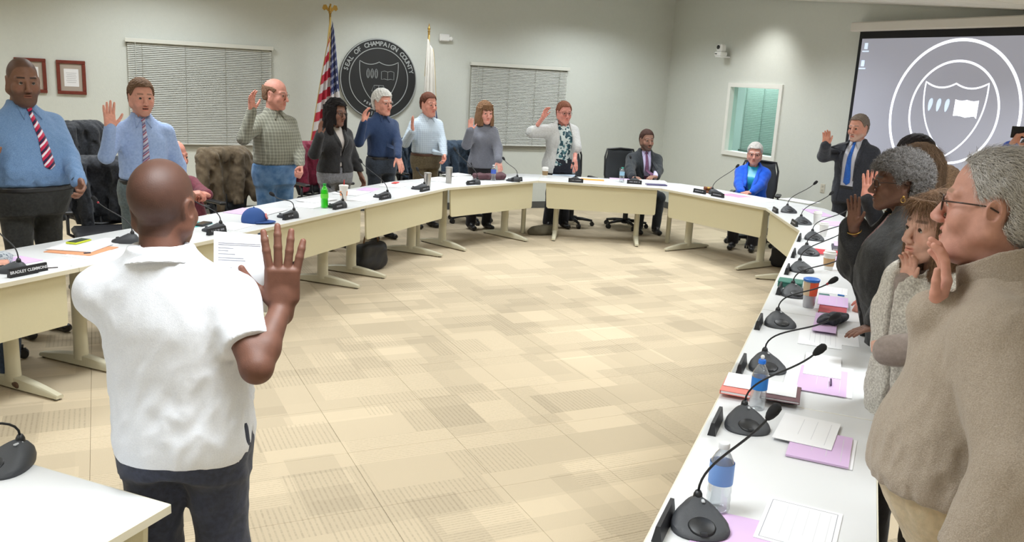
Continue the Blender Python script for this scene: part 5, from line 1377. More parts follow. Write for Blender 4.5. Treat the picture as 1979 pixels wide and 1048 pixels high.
P14 = person('bearded man seated in a dark suit, purple tie and lavender shirt', (1252, 251), 11.75, (-.30, -.95), (150, 112, 95),
    hair=dict(t=.010, front=.070, nape=-.06), haircol=(72, 52, 46), head=dict(s=1.12, yaw=.12, pitch=.02, stubble=((70, 58, 55), .75)), sit=True, build=dict(g=1.08, h=1.78),
    outfit=[dict(t='shirt', m=M('lavender_shirt', (196, 188, 222), .8), collar=True, tie=dict(m=fabric('tie_plum', (110, 74, 100), amp=.2), bottom=.99), infl=.010), dict(t='jacket', m=fabric('dark_suit', (40, 44, 48), amp=.2), vee=[(1.52, .06), (1.40, .062), (1.2, .048), (1.02, .012), (.8, .03)], lapels=True, hem=.84, lap_lo=1.05, collar=False),
            dict(t='trousers', m=fabric('dark_suit', (40, 44, 48)), cut=.06)],
    arms=dict(R=D(w=(1222, 344, -.36), fd=(-.5, .7, 0), n=(0, 0, -1), hand='relaxed', pole=(.8, -.4, -.4)), L=D(w=(1268, 346, -.36), fd=(.7, .4, 0), n=(0, 0, -1), hand='relaxed', pole=(-.8, -.4, -.4))))
P15 = person('white-haired woman in a cobalt blue blazer and teal blouse, seated', (1461, 277), 10.9, (-.72, -.69), (206, 150, 134),
    hair=dict(t=.016, front=.066, nape=-.07, nf=110, na=.005), haircol=(190, 186, 182), head=dict(s=1.08, yaw=.05, fat=1.05), glasses=dict(c=(70, 40, 42)), sit=True, build=dict(fem=1, g=1.22, h=1.66),
    outfit=[dict(t='shirt', m=M('teal_satin', (30, 165, 200), .35), neck=.078, infl=.012), dict(t='jacket', m=fabric('cobalt_blazer', (22, 82, 202), (30, 96, 216), scale=20), vee=[(1.52, .07), (1.40, .06), (1.25, .04), (1.05, .012), (.8, .03)], lapels=True, hem=.86, lap_lo=1.05),
            dict(t='trousers', m=fabric('black_slacks', (34, 32, 36)), cut=.07, flare=1.3)],
    arms=dict(R=D(w=(1432, 373, -.24), fd=(-.7, .7, -.1), n=(0, -.3, -1), hand='hold', pole=(.8, -.5, -.4)), L=D(w=(1449, 376, -.30), fd=(.6, .7, 0), n=(0, -.3, -1), hand='hold', pole=(-.8, -.5, -.4))))
# ------------------------------------------------------------------ people, right side
RN = (-.676, .737)
P16 = person('goateed man in black suit and blue tie before the screen', (1661, 222), 9.4, (-.88, -.30), (198, 142, 122),
    hair=dict(t=.012, front=.078, nape=-.085, recede=0), haircol=(120, 108, 98), head=dict(s=1.14, yaw=-.10, pitch=.08, stubble=((185, 175, 165), .45)), build=dict(g=1.08), 
    outfit=[dict(t='shirt', m=M('shirt_grey_white', (190, 190, 198), .8), collar=True, hem=.95, infl=.010, tie=dict(m=fabric('tie_blue', (40, 88, 165), amp=.15), bottom=1.0)), dict(t='jacket', m=fabric('black_suit', (42, 44, 50), amp=.2), vee=[(1.52, .065), (1.40, .075), (1.2, .075), (1.02, .07), (.8, .09)], lapels=True, hem=.80, lap_lo=1.05),
            dict(t='trousers', m=fabric('black_suit', (42, 44, 50)), belt=BELT)],
    arms=dict(R=O(w=(1596, 281, -.12), fd=(.0, .1, 1), n=(-.3, 1, 0), hand='cup', pole=(.9, -.2, -1)), L=D()))
P17 = person('person with short black hair, only the crown showing behind the brown bob', (1768, 263), 6.3, RN, (190, 140, 120), hair=dict(t=.018, front=.05, nape=-.09, nf=100), haircol=(36, 32, 32), build=dict(g=1.0),
    outfit=[dict(t='shirt', m=M('dark_top', (50, 50, 54), .85), hem=.86), dict(t='trousers', m=fabric('black_slacks', (34, 32, 36)))])
P22 = person('person with long sandy brown hair behind the woman with the brown bob', (1817, 322), 5.9, (-.5, .86), (205, 155, 135), hair=dict(t=.018, long=.22, front=.05, openy=.03), haircol=(140, 116, 96), build=dict(fem=1),
    outfit=[dict(t='shirt', m=M('grey_top', (92, 92, 96), .85), hem=.86), dict(t='trousers', m=fabric('black_slacks', (34, 32, 36)))])
P18 = person('woman with a brown bob seen from behind, in black, palm raised', (1775, 283), 4.95, (-.25, .97), (222, 158, 142), hair=dict(t=.022, long=.150, front=.05, flare=.034, openy=.03, nf=90, na=.003, strz=.3, thick=.022, strands=dict(n=5000, len=.06, w=.0009, flow=(0, -.1, -1), jit=.12, rise=.05, drop=.0)), haircol=(102, 82, 66), head=dict(yaw=.0, s=1.10), build=dict(fem=1, g=1.1),
    outfit=[dict(t='shirt', m=fabric('black_knit', (38, 38, 41), amp=.2), hem=.86, infl=.02, neck=.06), dict(t='trousers', m=fabric('black_slacks', (34, 32, 36)))],
    arms=dict(R=O(w=(1677, 386, .10), fd=(.0, 0.05, 1), n=(-1, -.4, 0), hs=1.1, pole=(.4, .0, -1)), L=D()))
P19 = person('woman with curly grey hair, glasses and gold earring in a black cardigan', (1742, 300), 4.25, (-.80, .60), (108, 76, 62),
    hair=dict(t=.030, front=.052, nape=-.085, cover=0, nf=120, na=.006, strands=dict(n=9000, len=.018, w=.0010, flow=(0, -.4, -.2), jit=1.2, rise=.35, curl=.45, drop=.3, mat=M('grey_curl', (108, 104, 102), .6, var=.45, scale=300))), haircol=(92, 88, 86), head=dict(s=1.10, yaw=.05, pitch=.03), glasses=dict(c=(45, 30, 28), r=.0016), build=dict(fem=1, g=1.42, belly=.08, bz=1.1), lean=(0, .14),
    outfit=[dict(t='shirt', m=fabric('floral_blouse', (70, 52, 56), (170, 130, 130), 'floral', 40), sleeve='none', hem=.80, infl=.018, neck=.085), dict(t='jacket', name='cardigan', m=fabric('black_cardigan', (36, 36, 37), (56, 56, 56), scale=240, bump=.8), vee=[(1.52, .055), (1.40, .045), (1.2, .03), (1.0, .03), (.8, .05)], hem=.70, infl=.040, loose=.008, fold=.006, upto=.92)],
    arms=dict(R=O(w=(1650, 436, .15), fd=(-.05, .12, 1), n=(-.75, .7, 0), pole=(.5, -.2, -1)), L=D(w=(1692, 650, -.32), fd=(-.1, .85, -.3), n=(0, -.3, -1), hand='flat', pole=(-.8, -.5, 0))))
i_ = P19; ear = MB(); c = i_['Hc'] + i_['Rh'] @ (np.array([-.086, -.004, -.050]) * i_['hs'])
ear.ball(c, .0065, 10); ear.tube([c + np.array([.003 * math.cos(a), .010 * math.sin(a), -.016 + .012 * math.cos(a)]) for a in [2 * math.pi * k / 14 for k in range(15)]], .0022, 6); ear.build('earring', GOLD, i_['E'], smooth=True)
j_ = i_['J'][1]; mb = MB(); ax_ = unit(j_['W'] - j_['E']); u_ = unit(np.cross(ax_, (0, 0, 1.))); v_ = np.cross(ax_, u_); c = j_['W'] - ax_ * .03
mb.tube([c + (u_ * math.cos(a) + v_ * math.sin(a)) * .036 for a in [2 * math.pi * k / 20 for k in range(21)]], .003, 6); mb.build('bracelet', GOLD, i_['E'], smooth=True)
mb = MB(); pts = [i_['front'](x, i_['zb'](1.46 - .10 * (1 - (abs(x) / .055) ** 1.5)), off=.004) for x in np.linspace(-.055, .055, 15)]; mb.tube(pts, .0022, 6); mb.build('necklace', GOLD, i_['E'])
FUZZ = fabric('cream_fuzzy_knit', (226, 222, 213), (178, 172, 162), 'weave', 130, bump=1.0)
P20 = person('brown-haired woman in a chunky cream knit wrap looking to the left', (1820, 374), 3.2, (-.86, .12), (212, 168, 150),
    hair=dict(t=.016, long=.19, front=.066, fringe=.068, openy=.045, flare=.012, nf=70, na=.003, strz=.3, strands=dict(n=5000, len=.07, w=.0009, flow=(0, -.35, -1), jit=.12, rise=.04, drop=0)), haircol=(118, 92, 72), head=dict(s=1.08, yaw=-.05, pitch=-.02, brow=(90, 65, 50)), build=dict(fem=1, g=1.05),
    outfit=[dict(t='shirt', m=fabric('taupe_grey_jersey', (142, 130, 124), amp=.1), neck=.08, hem=.86, infl=.02, loose=.014), dict(t='jacket', name='knit_wrap', m=FUZZ, sides=(1,), vee=[(1.52, .06), (1.36, .004), (1.0, .004), (.8, .01)], hem=.78, infl=.040, loose=.012, fold=.008), dict(t='trousers', m=fabric('black_slacks', (34, 32, 36)))],
    arms=dict(R=O(w=(1750, 552, .06), fd=(-.1, .0, 1), n=(-.2, 1, 0), hand='cup', pole=(.1, -.1, -1)), L=D(w=(1716, 678, -.10), fd=(.7, -.2, .1), n=(0, -.2, -1), hand='fist', pole=(-.3, 1, -.6))))
FLE = fabric('taupe_fleece', (150, 137, 122), (170, 157, 142), 'weave', 320, bump=.6)
P21 = person('grey-haired man with glasses in a taupe fleece pullover, nearest on the right', (1940, 290), 2.1, (-.52, .85), (198, 148, 132),
    hair=dict(t=.008, front=.088, nape=-.085, nf=120, na=.002, scalp_tint=(150, 120, 108), sk=.4, strands=dict(n=16000, len=.022, w=.00055, flow=(0, -.75, -.6), jit=.30, rise=.16, drop=.05, mat=M('silver_strand', (196, 192, 188), .5, var=.25, scale=200))), haircol=(150, 146, 142),
    head=dict(s=1.10, yaw=-.05, pitch=.0, fat=1.10, flush=1.6, mouth=.006, brow=(150, 120, 100)), glasses=dict(c=(60, 42, 36), r=.0017), build=dict(g=1.24, belly=.12, bz=1.00, sw=1.0), lean=(0, .08), res=1.0,
    outfit=[dict(t='shirt', name='pullover', m=FLE, hem=.955, infl=.026, loose=.012, collar=True, points=0, ch=2.3, gap=1, fold=.0045, cuff=-.004, neck=.084), dict(t='trousers', m=fabric('khaki_trousers', (188, 172, 142), amp=.08), infl=.012, leg=1.1)],
    arms=dict(R=O(w=(1806, 606, .06), fd=(.10, -.12, 1), n=(-.2, 1, 0), hand='cup', pole=(.25, -.2, -1)), L=D(w=(1850, 1120, -.20), pole=(-.5, -.9, .1))))
PX = person('person in blue holding up a phone at the right edge of the photo', (2012, 262), 6.0, (-.35, -.93), (204, 150, 130), hair=dict(t=.012), haircol=(60, 50, 44), build=dict(g=1.0),
    outfit=[dict(t='shirt', m=fabric('royal_blue', (48, 82, 176), amp=.15), hem=.86, infl=.02), dict(t='trousers', m=fabric('black_slacks', (34, 32, 36)), infl=.0)],
    arms=dict(R=dict(w=(1953, 285, -.30), hand='hold', fd=(-.3, .2, .8), n=(-.6, .8, 0), pole=(.6, -.1, -1)), L=dict(w=(2035, 285, -.30), hand='hold', fd=(.3, .2, .8), n=(.6, .8, 0), pole=(-.6, -.1, -1))))
c = dp(1976, 256, 5.66); ph = empty('phone', c, math.atan2(-.93, -.35) - math.pi / 2, 'black phone held up sideways at the right edge of the photo', 'phone')
MB().box((0, 0, 0), (.155, .009, .076), bev=.003).build('case', M('phone_black', (25, 25, 28), .25), ph); MB().lathe([(.007, 0), (.007, .002)], (.06, .0045, .022), 14, Matrix.Rotation(-math.pi / 2, 3, 'X')).build('camera_lens', M('lens_black', (18, 18, 22), .15), ph)
# ------------------------------------------------------------------ the speaker in the foreground, seen from behind
POLO = fabric('white_pique', (224, 227, 235), (232, 235, 242), 'weave', 260, bump=.15)
P23 = person('man in a white polo shirt seen from behind, hand raised, holding a paper', (314, 306), 2.48, (.42, .91), (104, 68, 54),
    hair=dict(t=0, front=.075, nape=-.075, scalp_tint=(46, 32, 28), sk=.55), haircol=(40, 28, 24), head=dict(s=1.09, yaw=-.12, pitch=.04, fat=1.04, palm=(1.1, 1, 1)), build=dict(g=1.04, belly=.04, sw=1.14, arm=.86), lean=(-.10, .05),
    outfit=[dict(t='shirt', name='polo_shirt', m=POLO, sleeve='short', slen=.66, hem=.85, infl=.030, collar=True, points=0, ch=1.0, fold=.005, neck=.064, polo_collar=1, vents=[(1, .0, .10, .022), (-1, .0, .10, .022)]), dict(t='trousers', m=fabric('navy_trousers', (50, 54, 68), amp=.2), infl=.016, leg=1.12)],
    arms=dict(R=O(w=(545, 592, .06), hand='splay', fd=(.02, .04, 1), n=(-.25, 1, 0), pole=(.5, -.7, -.8), hs=1.3), L=dict(wl=(.0, .42, 1.16), hand='hold', fd=(.7, .3, .4), n=(0, .3, 1), pole=(-.7, -.2, -.6))))
# seated person at the far left edge: patterned sleeve and brown shoes
PZ = person('person seated at the left edge of the photo, patterned grey sleeve on the table', (-75, 405), 5.25, (.35, -.93), (205, 150, 130), hair=dict(t=.015), haircol=(90, 70, 55), sit=(.05, .10), build=dict(g=1.0, h=1.72, shoes=M('brown_shoe', (96, 72, 56), .5)),
    outfit=[dict(t='shirt', m=fabric('grey_pattern', (96, 104, 116), (176, 182, 188), 'floral', 60), hem=.86, loose=.012), dict(t='trousers', m=fabric('jeans_dark', (52, 66, 92)))],
    arms=dict(R=D(wl=(.28, .40, .82)), L=D(w=(6, 498, -.30), fd=(.2, .8, -.1), n=(0, 0, -1), hand='relaxed', pole=(-.9, -.4, 0))))
# ------------------------------------------------------------------ things on the tables
LDIR = unit((.737, .676, 0)); RDIR = -LDIR; NL = np.array([-.676, .737, 0]); NR = -NL      # N* point away from the middle of the horseshoe
def seg_dir(P):
    """direction and outward normal of the table edge nearest to a point"""
    best = None; V_ = [pA0, pA1, pB1, pC1, pD1, pE1, pF1, pG1, pH1, pI1, pJ1, pK1, pL1]
    for a, b in zip(V_[:-1], V_[1:]):
        d = (b - a)[:2]; L = np.linalg.norm(d); d = d / L; q = np.array(P[:2]) - a[:2]; t = min(max(q @ d, 0), L); e = np.linalg.norm(q - d * t)
        if best is None or e < best[0]: best = (e, np.array([d[0], d[1], 0]), np.array([-d[1], d[0], 0]))
    return best[1], best[2]
MICM = M('mic_grey', (58, 60, 64), .5, bump=.3, bscale=600); MICD = M('mic_dark', (26, 27, 30), .45); MICR = M('mic_ring', (170, 50, 60), .4); SILV = M('mic_silver', (190, 192, 195), .35)
FOAM = M('mic_foam', (34, 34, 36), .95, bump=1, bscale=900)
def mic(bpx, hpx, label, red=False, bend=.5, rise=.30, out=.20, table_n=None, z=TH):
    B = zp(bpx[0], bpx[1], z + .02); B[2] = z
    d, n = (seg_dir(B) if table_n is None else table_n)
    n_b = unit(n * .35 + RDIR) if (table_n is None and bpx[0] > 1425 or bpx[0] == 1352) else n
    rz = math.atan2(n_b[1], n_b[0]) + math.pi / 2          # local -Y points outward (towards the speaker)
    r = empty('microphone', B, rz, label, 'microphone', 'gooseneck desk microphones')
    # base: rounded wedge, wide towards the speaker, pointed towards the middle of the room
    V_ = []; rings = [(1.0, 0.0), (1.03, .010), (.98, .022), (.80, .034), (.5, .042)]; n_ = 32
    for s_, h in rings:
        for k in range(n_):
            a = 2 * math.pi * k / n_; x = .078 * math.cos(a); y = .092 * math.sin(a); w_ = 1 - .34 * (y / .092); 
            V_.append((x * w_ * s_, y * s_ + .01, h * 1.15 * (1 + .5 * y / .092)))
    mb = MB(); mb.add(V_, [tuple(range(n_))[::-1]] + [(i * n_ + k, i * n_ + (k + 1) % n_, (i + 1) * n_ + (k + 1) % n_, (i + 1) * n_ + k) for i in range(len(rings) - 1) for k in range(n_)] + [tuple((len(rings) - 1) * n_ + k for k in range(n_))])
    bs = mb.build('base', MICM, r, smooth=True, ang=35)
    MB().lathe([(.034, .030), (.040, .036), (.034, .040)], (0, -.030, -.009), 24, Matrix.Rotation(.28, 3, 'X')).build('speaker_grille', MICD, bs, smooth=True)
    MB().box((.012, .045, .064), (.010, .030, .006), bev=.002).build('label_plate', SILV, bs)
    MB().box((0, -.075, .022), (.022, .012, .008), bev=.002).build('button', MICD, bs)
    MB().lathe([(.016, .05), (.013, .075), (.008, .085)], (0, .062, 0), 14).build('neck_socket', MICD, bs, smooth=True)
    Hh = None
    if hpx is not None:
        T = B + n * out + np.array([0, 0, rise]); rr = ray(*hpx); rr = rr / np.linalg.norm(rr); Hh = CAM + rr * ((T - CAM) @ rr)
    else: Hh = B + n * out + np.array([0, 0, rise])
    c, s_ = math.cos(-rz), math.sin(-rz); q = Hh - B; hl = Vector((c * q[0] - s_ * q[1], s_ * q[0] + c * q[1], q[2]))
    p0 = Vector((0, .062, .08)); up_ = Vector((0, .01, .5 * hl.z)); dirh = (hl - p0).normalized()
    pts = bezier(p0, p0 + Vector((0, 0, .10)), hl - dirh * .10 - Vector((0, 0, .02)) , hl, 14)
    MB().tube(pts, .0038, 8).build('gooseneck', MICD, r, smooth=True)
    t = (pts[-1] - pts[-2]).normalized(); hd = MB().tube([pts[-1] - t * .008, pts[-1] + t * .006, pts[-1] + t * .022, pts[-1] + t * .040, pts[-1] + t * .048], [.007, .013, .0155, .014, .007], 14).build('windscreen', FOAM, r, smooth=True)
    if red: MB().tube([pts[-1] - t * .020, pts[-1] - t * .006], [.0065, .0068], 12).build('light_ring', MICR, hd, smooth=True)
    return r
PLM = M('plate_black', (30, 30, 33), .45); STR = M('plate_text', (214, 214, 218), .6)
def plate(px, label, text=None, L=.185, face=1, z=TH):
    B = zp(px[0], px[1], z + .03); B[2] = z; d, n = seg_dir(B); rz = math.atan2(d[1], d[0])
    r = empty('name_plate', B, rz, label, 'name plate', 'black desk name plates')
    mb = MB(); mb.add([(-L / 2, -.022, 0), (L / 2, -.022, 0), (L / 2, .008, 0), (-L / 2, .008, 0), (-L / 2, -.012, .050), (L / 2, -.012, .050), (L / 2, .000, .050), (-L / 2, .000, .050)], [(3, 2, 1, 0), (4, 5, 6, 7), (0, 1, 5, 4), (1, 2, 6, 5), (2, 3, 7, 6), (3, 0, 4, 7)])
    mb.build('holder', PLM, r)
    tilt = math.atan2(.010, .055); R0 = Matrix.Rotation(math.pi / 2 - tilt, 3, 'X')
    if text:
        o = text_obj('lettering', text, .0235, STR, r, (0, -.0182, .027), (math.pi / 2 - tilt, 0, 0), .0005, bold=.0004)
    else:
        R_ = Matrix.Rotation(-tilt, 3, 'X'); mb = MB(); x = -L * .34; k = 0; rng = random.Random(int(px[0]))
        while x < L * .34:      # lettering too small to read: one stroke block for each blurred letter
            w_ = rng.uniform(.005, .009)
            if rng.random() > .14: mb.box((x + w_ / 2, -.0178, .028), (w_ * .8, .001, .013), R=R_)
            x += w_ + .002
        mb.build('lettering', M('plate_text_dim', (150, 150, 156), .7), r)
    return r
def lab(px, side): return None
mics = [((1352, 1008), (1486, 806), 'gooseneck microphone nearest the camera in the right-hand row', 0), ((1443, 817), (1576, 683), 'gooseneck microphone just below the blue-capped water bottle', 0), ((1482, 706), (1606, 617), 'gooseneck microphone behind the blue-capped water bottle', 0),
        ((1507, 622), (1604, 546), 'gooseneck microphone nearer the camera than the plastic tumbler', 1), ((1536, 566), (1627, 499), 'gooseneck microphone between the green box and the plastic tumbler', 1), ((1549, 519), (1632, 447), 'gooseneck microphone left of the tan-sleeved coffee cup', 0),
        ((1562, 487), (1650, 425), 'gooseneck microphone beyond the tan-sleeved coffee cup, third past the tumbler', 0), ((1573, 459), (1640, 405), 'gooseneck microphone fourth past the tumbler, under the raised hand with the bracelet', 0), ((1551, 429), (1604, 376), 'gooseneck microphone right behind the grey plate at the bend of the right-hand row', 0), ((1524, 407), (1573, 356), 'farthest microphone of the right-hand row, beside the woman in blue', 0),
        ((243, 462), (187, 389), 'microphone with a reddish head between the man in blue chambray and the young man', 1), ((414, 441), (368, 382), 'microphone on the table just right of the white polo shoulder', 0), ((556, 415), (529, 378), 'microphone behind the raised hand of the man in the polo, beside the blue cap', 0), ((651, 396), (638, 362), 'short-looking microphone beside the green bottle', 0),
        ((738, 378), (699, 314), 'gooseneck microphone in front of the white-haired man in navy', 0), ((810, 362), (808, 330), 'microphone in front of the man in the pale blue shirt, beside the first tumbler', 0), ((915, 352), (881, 291), 'gooseneck microphone left of the woman in the grey sweater', 0), ((992, 347), (975, 309), 'gooseneck microphone in front of the woman in the grey sweater', 0),
        ((1112, 348), (1108, 318), 'microphone in front of the woman in the cardigan', 0), ((1226, 350), (1219, 306), 'microphone in front of the seated man in the dark suit', 0), ((1383, 372), (1423, 323), 'microphone in front of the seated woman in the blue blazer', 0)]
for b, h, l, rd in mics: mic(b, h, l, bool(rd))
mic((22, 518), (-8, 440), 'microphone behind the lettered name plate at far left', table_n=(LDIR, NL))
nd_ = unit((-.676, .737, 0)); mic((6, 893), None, 'microphone base on the near table in the bottom left corner', table_n=(nd_, -LDIR), rise=.22, out=.30)
plate((52, 520), 'black name plate lettered in white at far left, in front of the seated sleeve', 'BRADLEY CLEMMONS', L=.235)
for px, l in [((417, 444), 'black name plate right of the white polo shoulder'), ((560, 416), 'black name plate behind the raised hand of the man in the polo'), ((655, 397), 'black name plate right of the green bottle'), ((743, 379), 'black name plate in front of the white-haired man in navy'), ((820, 364), 'black name plate below the first steel tumbler'),
              ((913, 352), 'black name plate right of the second steel tumbler'), ((998, 346), 'black name plate in front of the woman in the grey sweater'), ((1113, 348), 'black name plate left of the orange folder'), ((1226, 351), 'black name plate in front of the seated man in the suit'), ((1353, 369), 'left one of two black name plates before the woman in blue'), ((1388, 376), 'right one of two black name plates before the woman in blue'),
              ((1500, 405), 'grey name plate at the bend of the right-hand row, farthest of that row'), ((1537, 430), 'second farthest name plate of the right-hand row'), ((1547, 458), 'third farthest name plate of the right-hand row'), ((1536, 488), 'fourth farthest name plate of the right-hand row'), ((1524, 519), 'name plate just beyond the green box in the right-hand row'), ((1509, 556), 'name plate right in front of the green box'),
              ((1470, 620), 'name plate nearer than the green box, beside the fourth nearest microphone'), ((1437, 702), 'name plate left of the third nearest microphone of the right-hand row'), ((1388, 812), 'name plate left of the second nearest microphone of the right-hand row'), ((1289, 1003), 'name plate nearest the camera at the edge of the right-hand row')]:
    plate(px, l)
# papers, folders, booklets
LIL = M('lilac_paper', (210, 180, 217), .85); WH = M('paper_white', (232, 232, 234), .8)
INKG = M('print_pale', (206, 206, 210), .9)
ZS = [TH]
def paper(px, w_, h_, ang, mat, label, cat='paper', n=1, name='paper', lines=0, group=None, lift=0, curl=0, border=False):
    th = .0012 * n + .0008; z = TH + lift
    P = zp(px[0], px[1], z + th); d, nn = seg_dir(P); rz = math.atan2(d[1], d[0]) + ang
    if lines or border:
        r = empty(name, (P[0], P[1], z), rz, label, cat, group); MB().box((0, 0, th / 2), (w_, h_, th)).build('sheet', mat, r)
        for k in range(lines):
            wl = w_ * (.78 - .18 * ((k * 7) % 3) / 2); MB().box((-(w_ * .78 - wl) / 2, h_ * (.36 - .72 * k / max(lines, 1)), th + .0002), (wl, .002, .0003)).build('print_line', INKG, r)
        if border:
            for (x_, y_, a_, b_) in ((0, h_ * .44, w_ * .9, .002), (0, -h_ * .44, w_ * .9, .002), (w_ * .45, 0, .002, h_ * .88), (-w_ * .45, 0, .002, h_ * .88)): MB().box((x_, y_, th + .0002), (a_, b_, .0003)).build('border_line', M('print_border', (150, 150, 158), .9), r)
        return r
    mb = MB(); N_ = 7; rr = random.Random(px[0] + px[1] * 7)
    vs = []
    for i in range(N_ + 1):
        x = -w_ / 2 + w_ * i / N_
        zz = curl * (abs(2 * i / N_ - 1)) ** 3 * .02
        vs += [(x, -h_ / 2, zz), (x, h_ / 2, zz + .0005), (x, h_ / 2, zz + th), (x, -h_ / 2, zz + th)]
    fs = [(0, 1, 2, 3), tuple(4 * N_ + k for k in (3, 2, 1, 0))]
    for i in range(N_):
        for k in range(4): a = 4 * i + k; b = 4 * i + (k + 1) % 4; fs.append((a, a + 4, b + 4, b))
    mb.add(vs, fs); o = mb.build(name, mat); o.location = (P[0], P[1], z); o.rotation_euler = (0, 0, rz); return tag(o, label, cat, group)
def book(px, w_, h_, t_, ang, mat, label, page=None, lift=0, cat='booklet', group=None):
    P = zp(px[0], px[1], TH + lift + t_); d, nn = seg_dir(P); rz = math.atan2(d[1], d[0]) + ang
    r = empty('booklet', (P[0], P[1], TH + lift), rz, label, cat, group)
    MB().box((0, 0, t_ / 2), (w_ - .006, h_ - .006, t_ - .004)).build('pages', WH, r); MB().box((0, 0, t_ - .0015), (w_, h_, .003), bev=.001).build('cover', mat, r); MB().box((0, 0, .0015), (w_, h_, .003), bev=.001).build('back_cover', mat, r)
    MB().box((0, -h_ / 2, t_ / 2), (w_, .003, t_)).build('spine', mat, r); return r
q = math.pi / 2
# right-hand row, from the camera outward
paper((1440, 1035), .215, .279, .02, LIL, 'lilac sheet at the bottom edge beside the nearest bordered certificate')
paper((1545, 1015), .279, .215, -.06, WH, 'bordered white certificate nearest the camera', 'certificate', name='certificate', lines=5, border=True, lift=.002)
paper((1590, 866), .279, .215, -.04, WH, 'white sheet sticking out under the lilac sheets, second from the camera', n=2)
paper((1585, 862), .279, .205, -.03, LIL, 'lilac stack under the white certificate, left of the taupe pullover', n=5, lift=.004, lines=3)
paper((1560, 832), .279, .205, -.08, WH, 'white certificate lying on the lilac stack left of the taupe pullover', 'certificate', name='certificate', lines=3, lift=.012)
for k, (c_, l) in enumerate((((226, 120, 108), 'bottom coral booklet of the left stack by the blue-capped bottle'), ((232, 128, 116), 'top coral booklet of the left stack by the blue-capped bottle'))): book((1428, 745), .19, .125, .016, .0, M('coral_%d' % k, c_, .6), l, lift=.0165 * k, group='coral booklets')
paper((1430, 736), .18, .115, .02, WH, 'white sheet on the coral booklets left of the blue-capped bottle', lift=.034)
for k in range(3): book((1510, 757), .19, .150, .012, .02 * k, M('plum_%d' % (k % 2), ((110, 78, 84), (88, 62, 70))[k % 2], .6), ('lowest', 'middle', 'top')[k] + ' dark plum booklet of the stack right of the blue-capped bottle', lift=.0125 * k, group='plum booklets')
paper((1508, 751), .165, .130, .03, WH, 'white sheet on the dark plum booklets', lift=.038)
paper((1583, 730), .42, .28, .0, WH, 'wide white sheets under the long lilac sheet before the woman in cream', n=3)
paper((1590, 735), .36, .20, .0, LIL, 'long lilac sheet with a small dark clip, before the woman in cream', lift=.005, lines=3)
paper((1590, 706), .34, .16, .02, WH, 'white sheet overlapping the long lilac sheet', lift=.007)
MB().tube([zp(1606, 745, TH + .014), zp(1606, 733, TH + .018)], .004, 8).build('clip', M('clip_dark', (70, 40, 80), .4)); o = bpy.data.objects['clip']; tag(o, 'small dark clip on the long lilac sheet', 'clip')
paper((1585, 655), .29, .21, .03, WH, 'white form with print left of the brown hand on the table', lines=6, lift=.001)
paper((1620, 655), .22, .20, .05, WH, 'white sheet half under the brown hand on the table')
paper((1595, 627), .40, .12, .0, LIL, 'lilac folded sheets left of the black cardigan hem', n=3, lift=.005, curl=.6)
o = Vol(); c = zp(1612, 614, TH + .03); o.box((0, 0, .02), (.11, .05, .018), rd=.015, k=.02); o.ell((-.08, .02, .02), (.06, .035, .02), k=.02)
o.post.append(lambda D, P: np.maximum(D - .006 * noise3(P, 60, 3), -P[..., 2]).astype(F32)); v, qd = o.mesh(.005); po = link('pouch', np_mesh('pouch', [(v, qd)]), M('pouch_charcoal', (56, 58, 66), .8)); po.location = (c[0], c[1], TH + .006); po.rotation_euler = (0, 0, .4); tag(po, 'crumpled charcoal pouch on the lilac sheets beside the black cardigan', 'pouch')
book((1610, 596), .24, .15, .022, .0, M('red_book', (176, 56, 66), .6), 'red booklet under a lilac sheet right of the plastic tumbler', group=None)
paper((1610, 582), .26, .17, .02, LIL, 'lilac sheet on top of the red booklet', lift=.024, lines=3)
paper((1600, 560), .2, .24, .0, WH, 'white sheet beyond the plastic tumbler', lines=3)
book((1594, 571), .10, .06, .014, .1, M('teal_case', (48, 104, 100), .5), 'small dark teal case beyond the plastic tumbler', cat='case')
mb = MB().tube([zp(1619, 570, TH + .006), zp(1632, 572, TH + .006)], .005, 8).build('pen', M('pen_blue', (20, 110, 190), .4)); tag(mb, 'blue pen on the white sheets left of the black cardigan', 'pen')
paper((1625, 520), .3, .2, .0, WH, 'white sheet right of the tan-sleeved coffee cup', lines=3)
paper((1615, 498), .26, .14, .0, LIL, 'lilac sheet behind the tan-sleeved coffee cup')
book((1597, 487), .22, .20, .012, .0, M('red_folder', (196, 44, 56), .6), 'thin red-edged folder lying beyond the tan-sleeved coffee cup', cat='folder')
book((1633, 478), .26, .20, .014, .05, M('dark_portfolio', (70, 66, 78), .6), 'open dark portfolio with lilac sheet near the raised brown hand', cat='portfolio')
paper((1630, 472), .24, .15, .05, LIL, 'lilac sheet lying on the dark portfolio', lift=.015)
paper((1600, 452), .3, .24, .0, WH, 'white sheets below the raised brown hand', n=3)
paper((1610, 432), .30, .22, .0, LIL, 'lilac sheet at the far part of the right-hand row near the black suit', n=3)
paper((1580, 411), .5, .16, .1, LIL, 'long lilac sheets at the bend before the man in the black suit', n=3)
paper((1545, 388), .42, .25, .0, WH, 'white sheets at the bend right of the woman in blue')
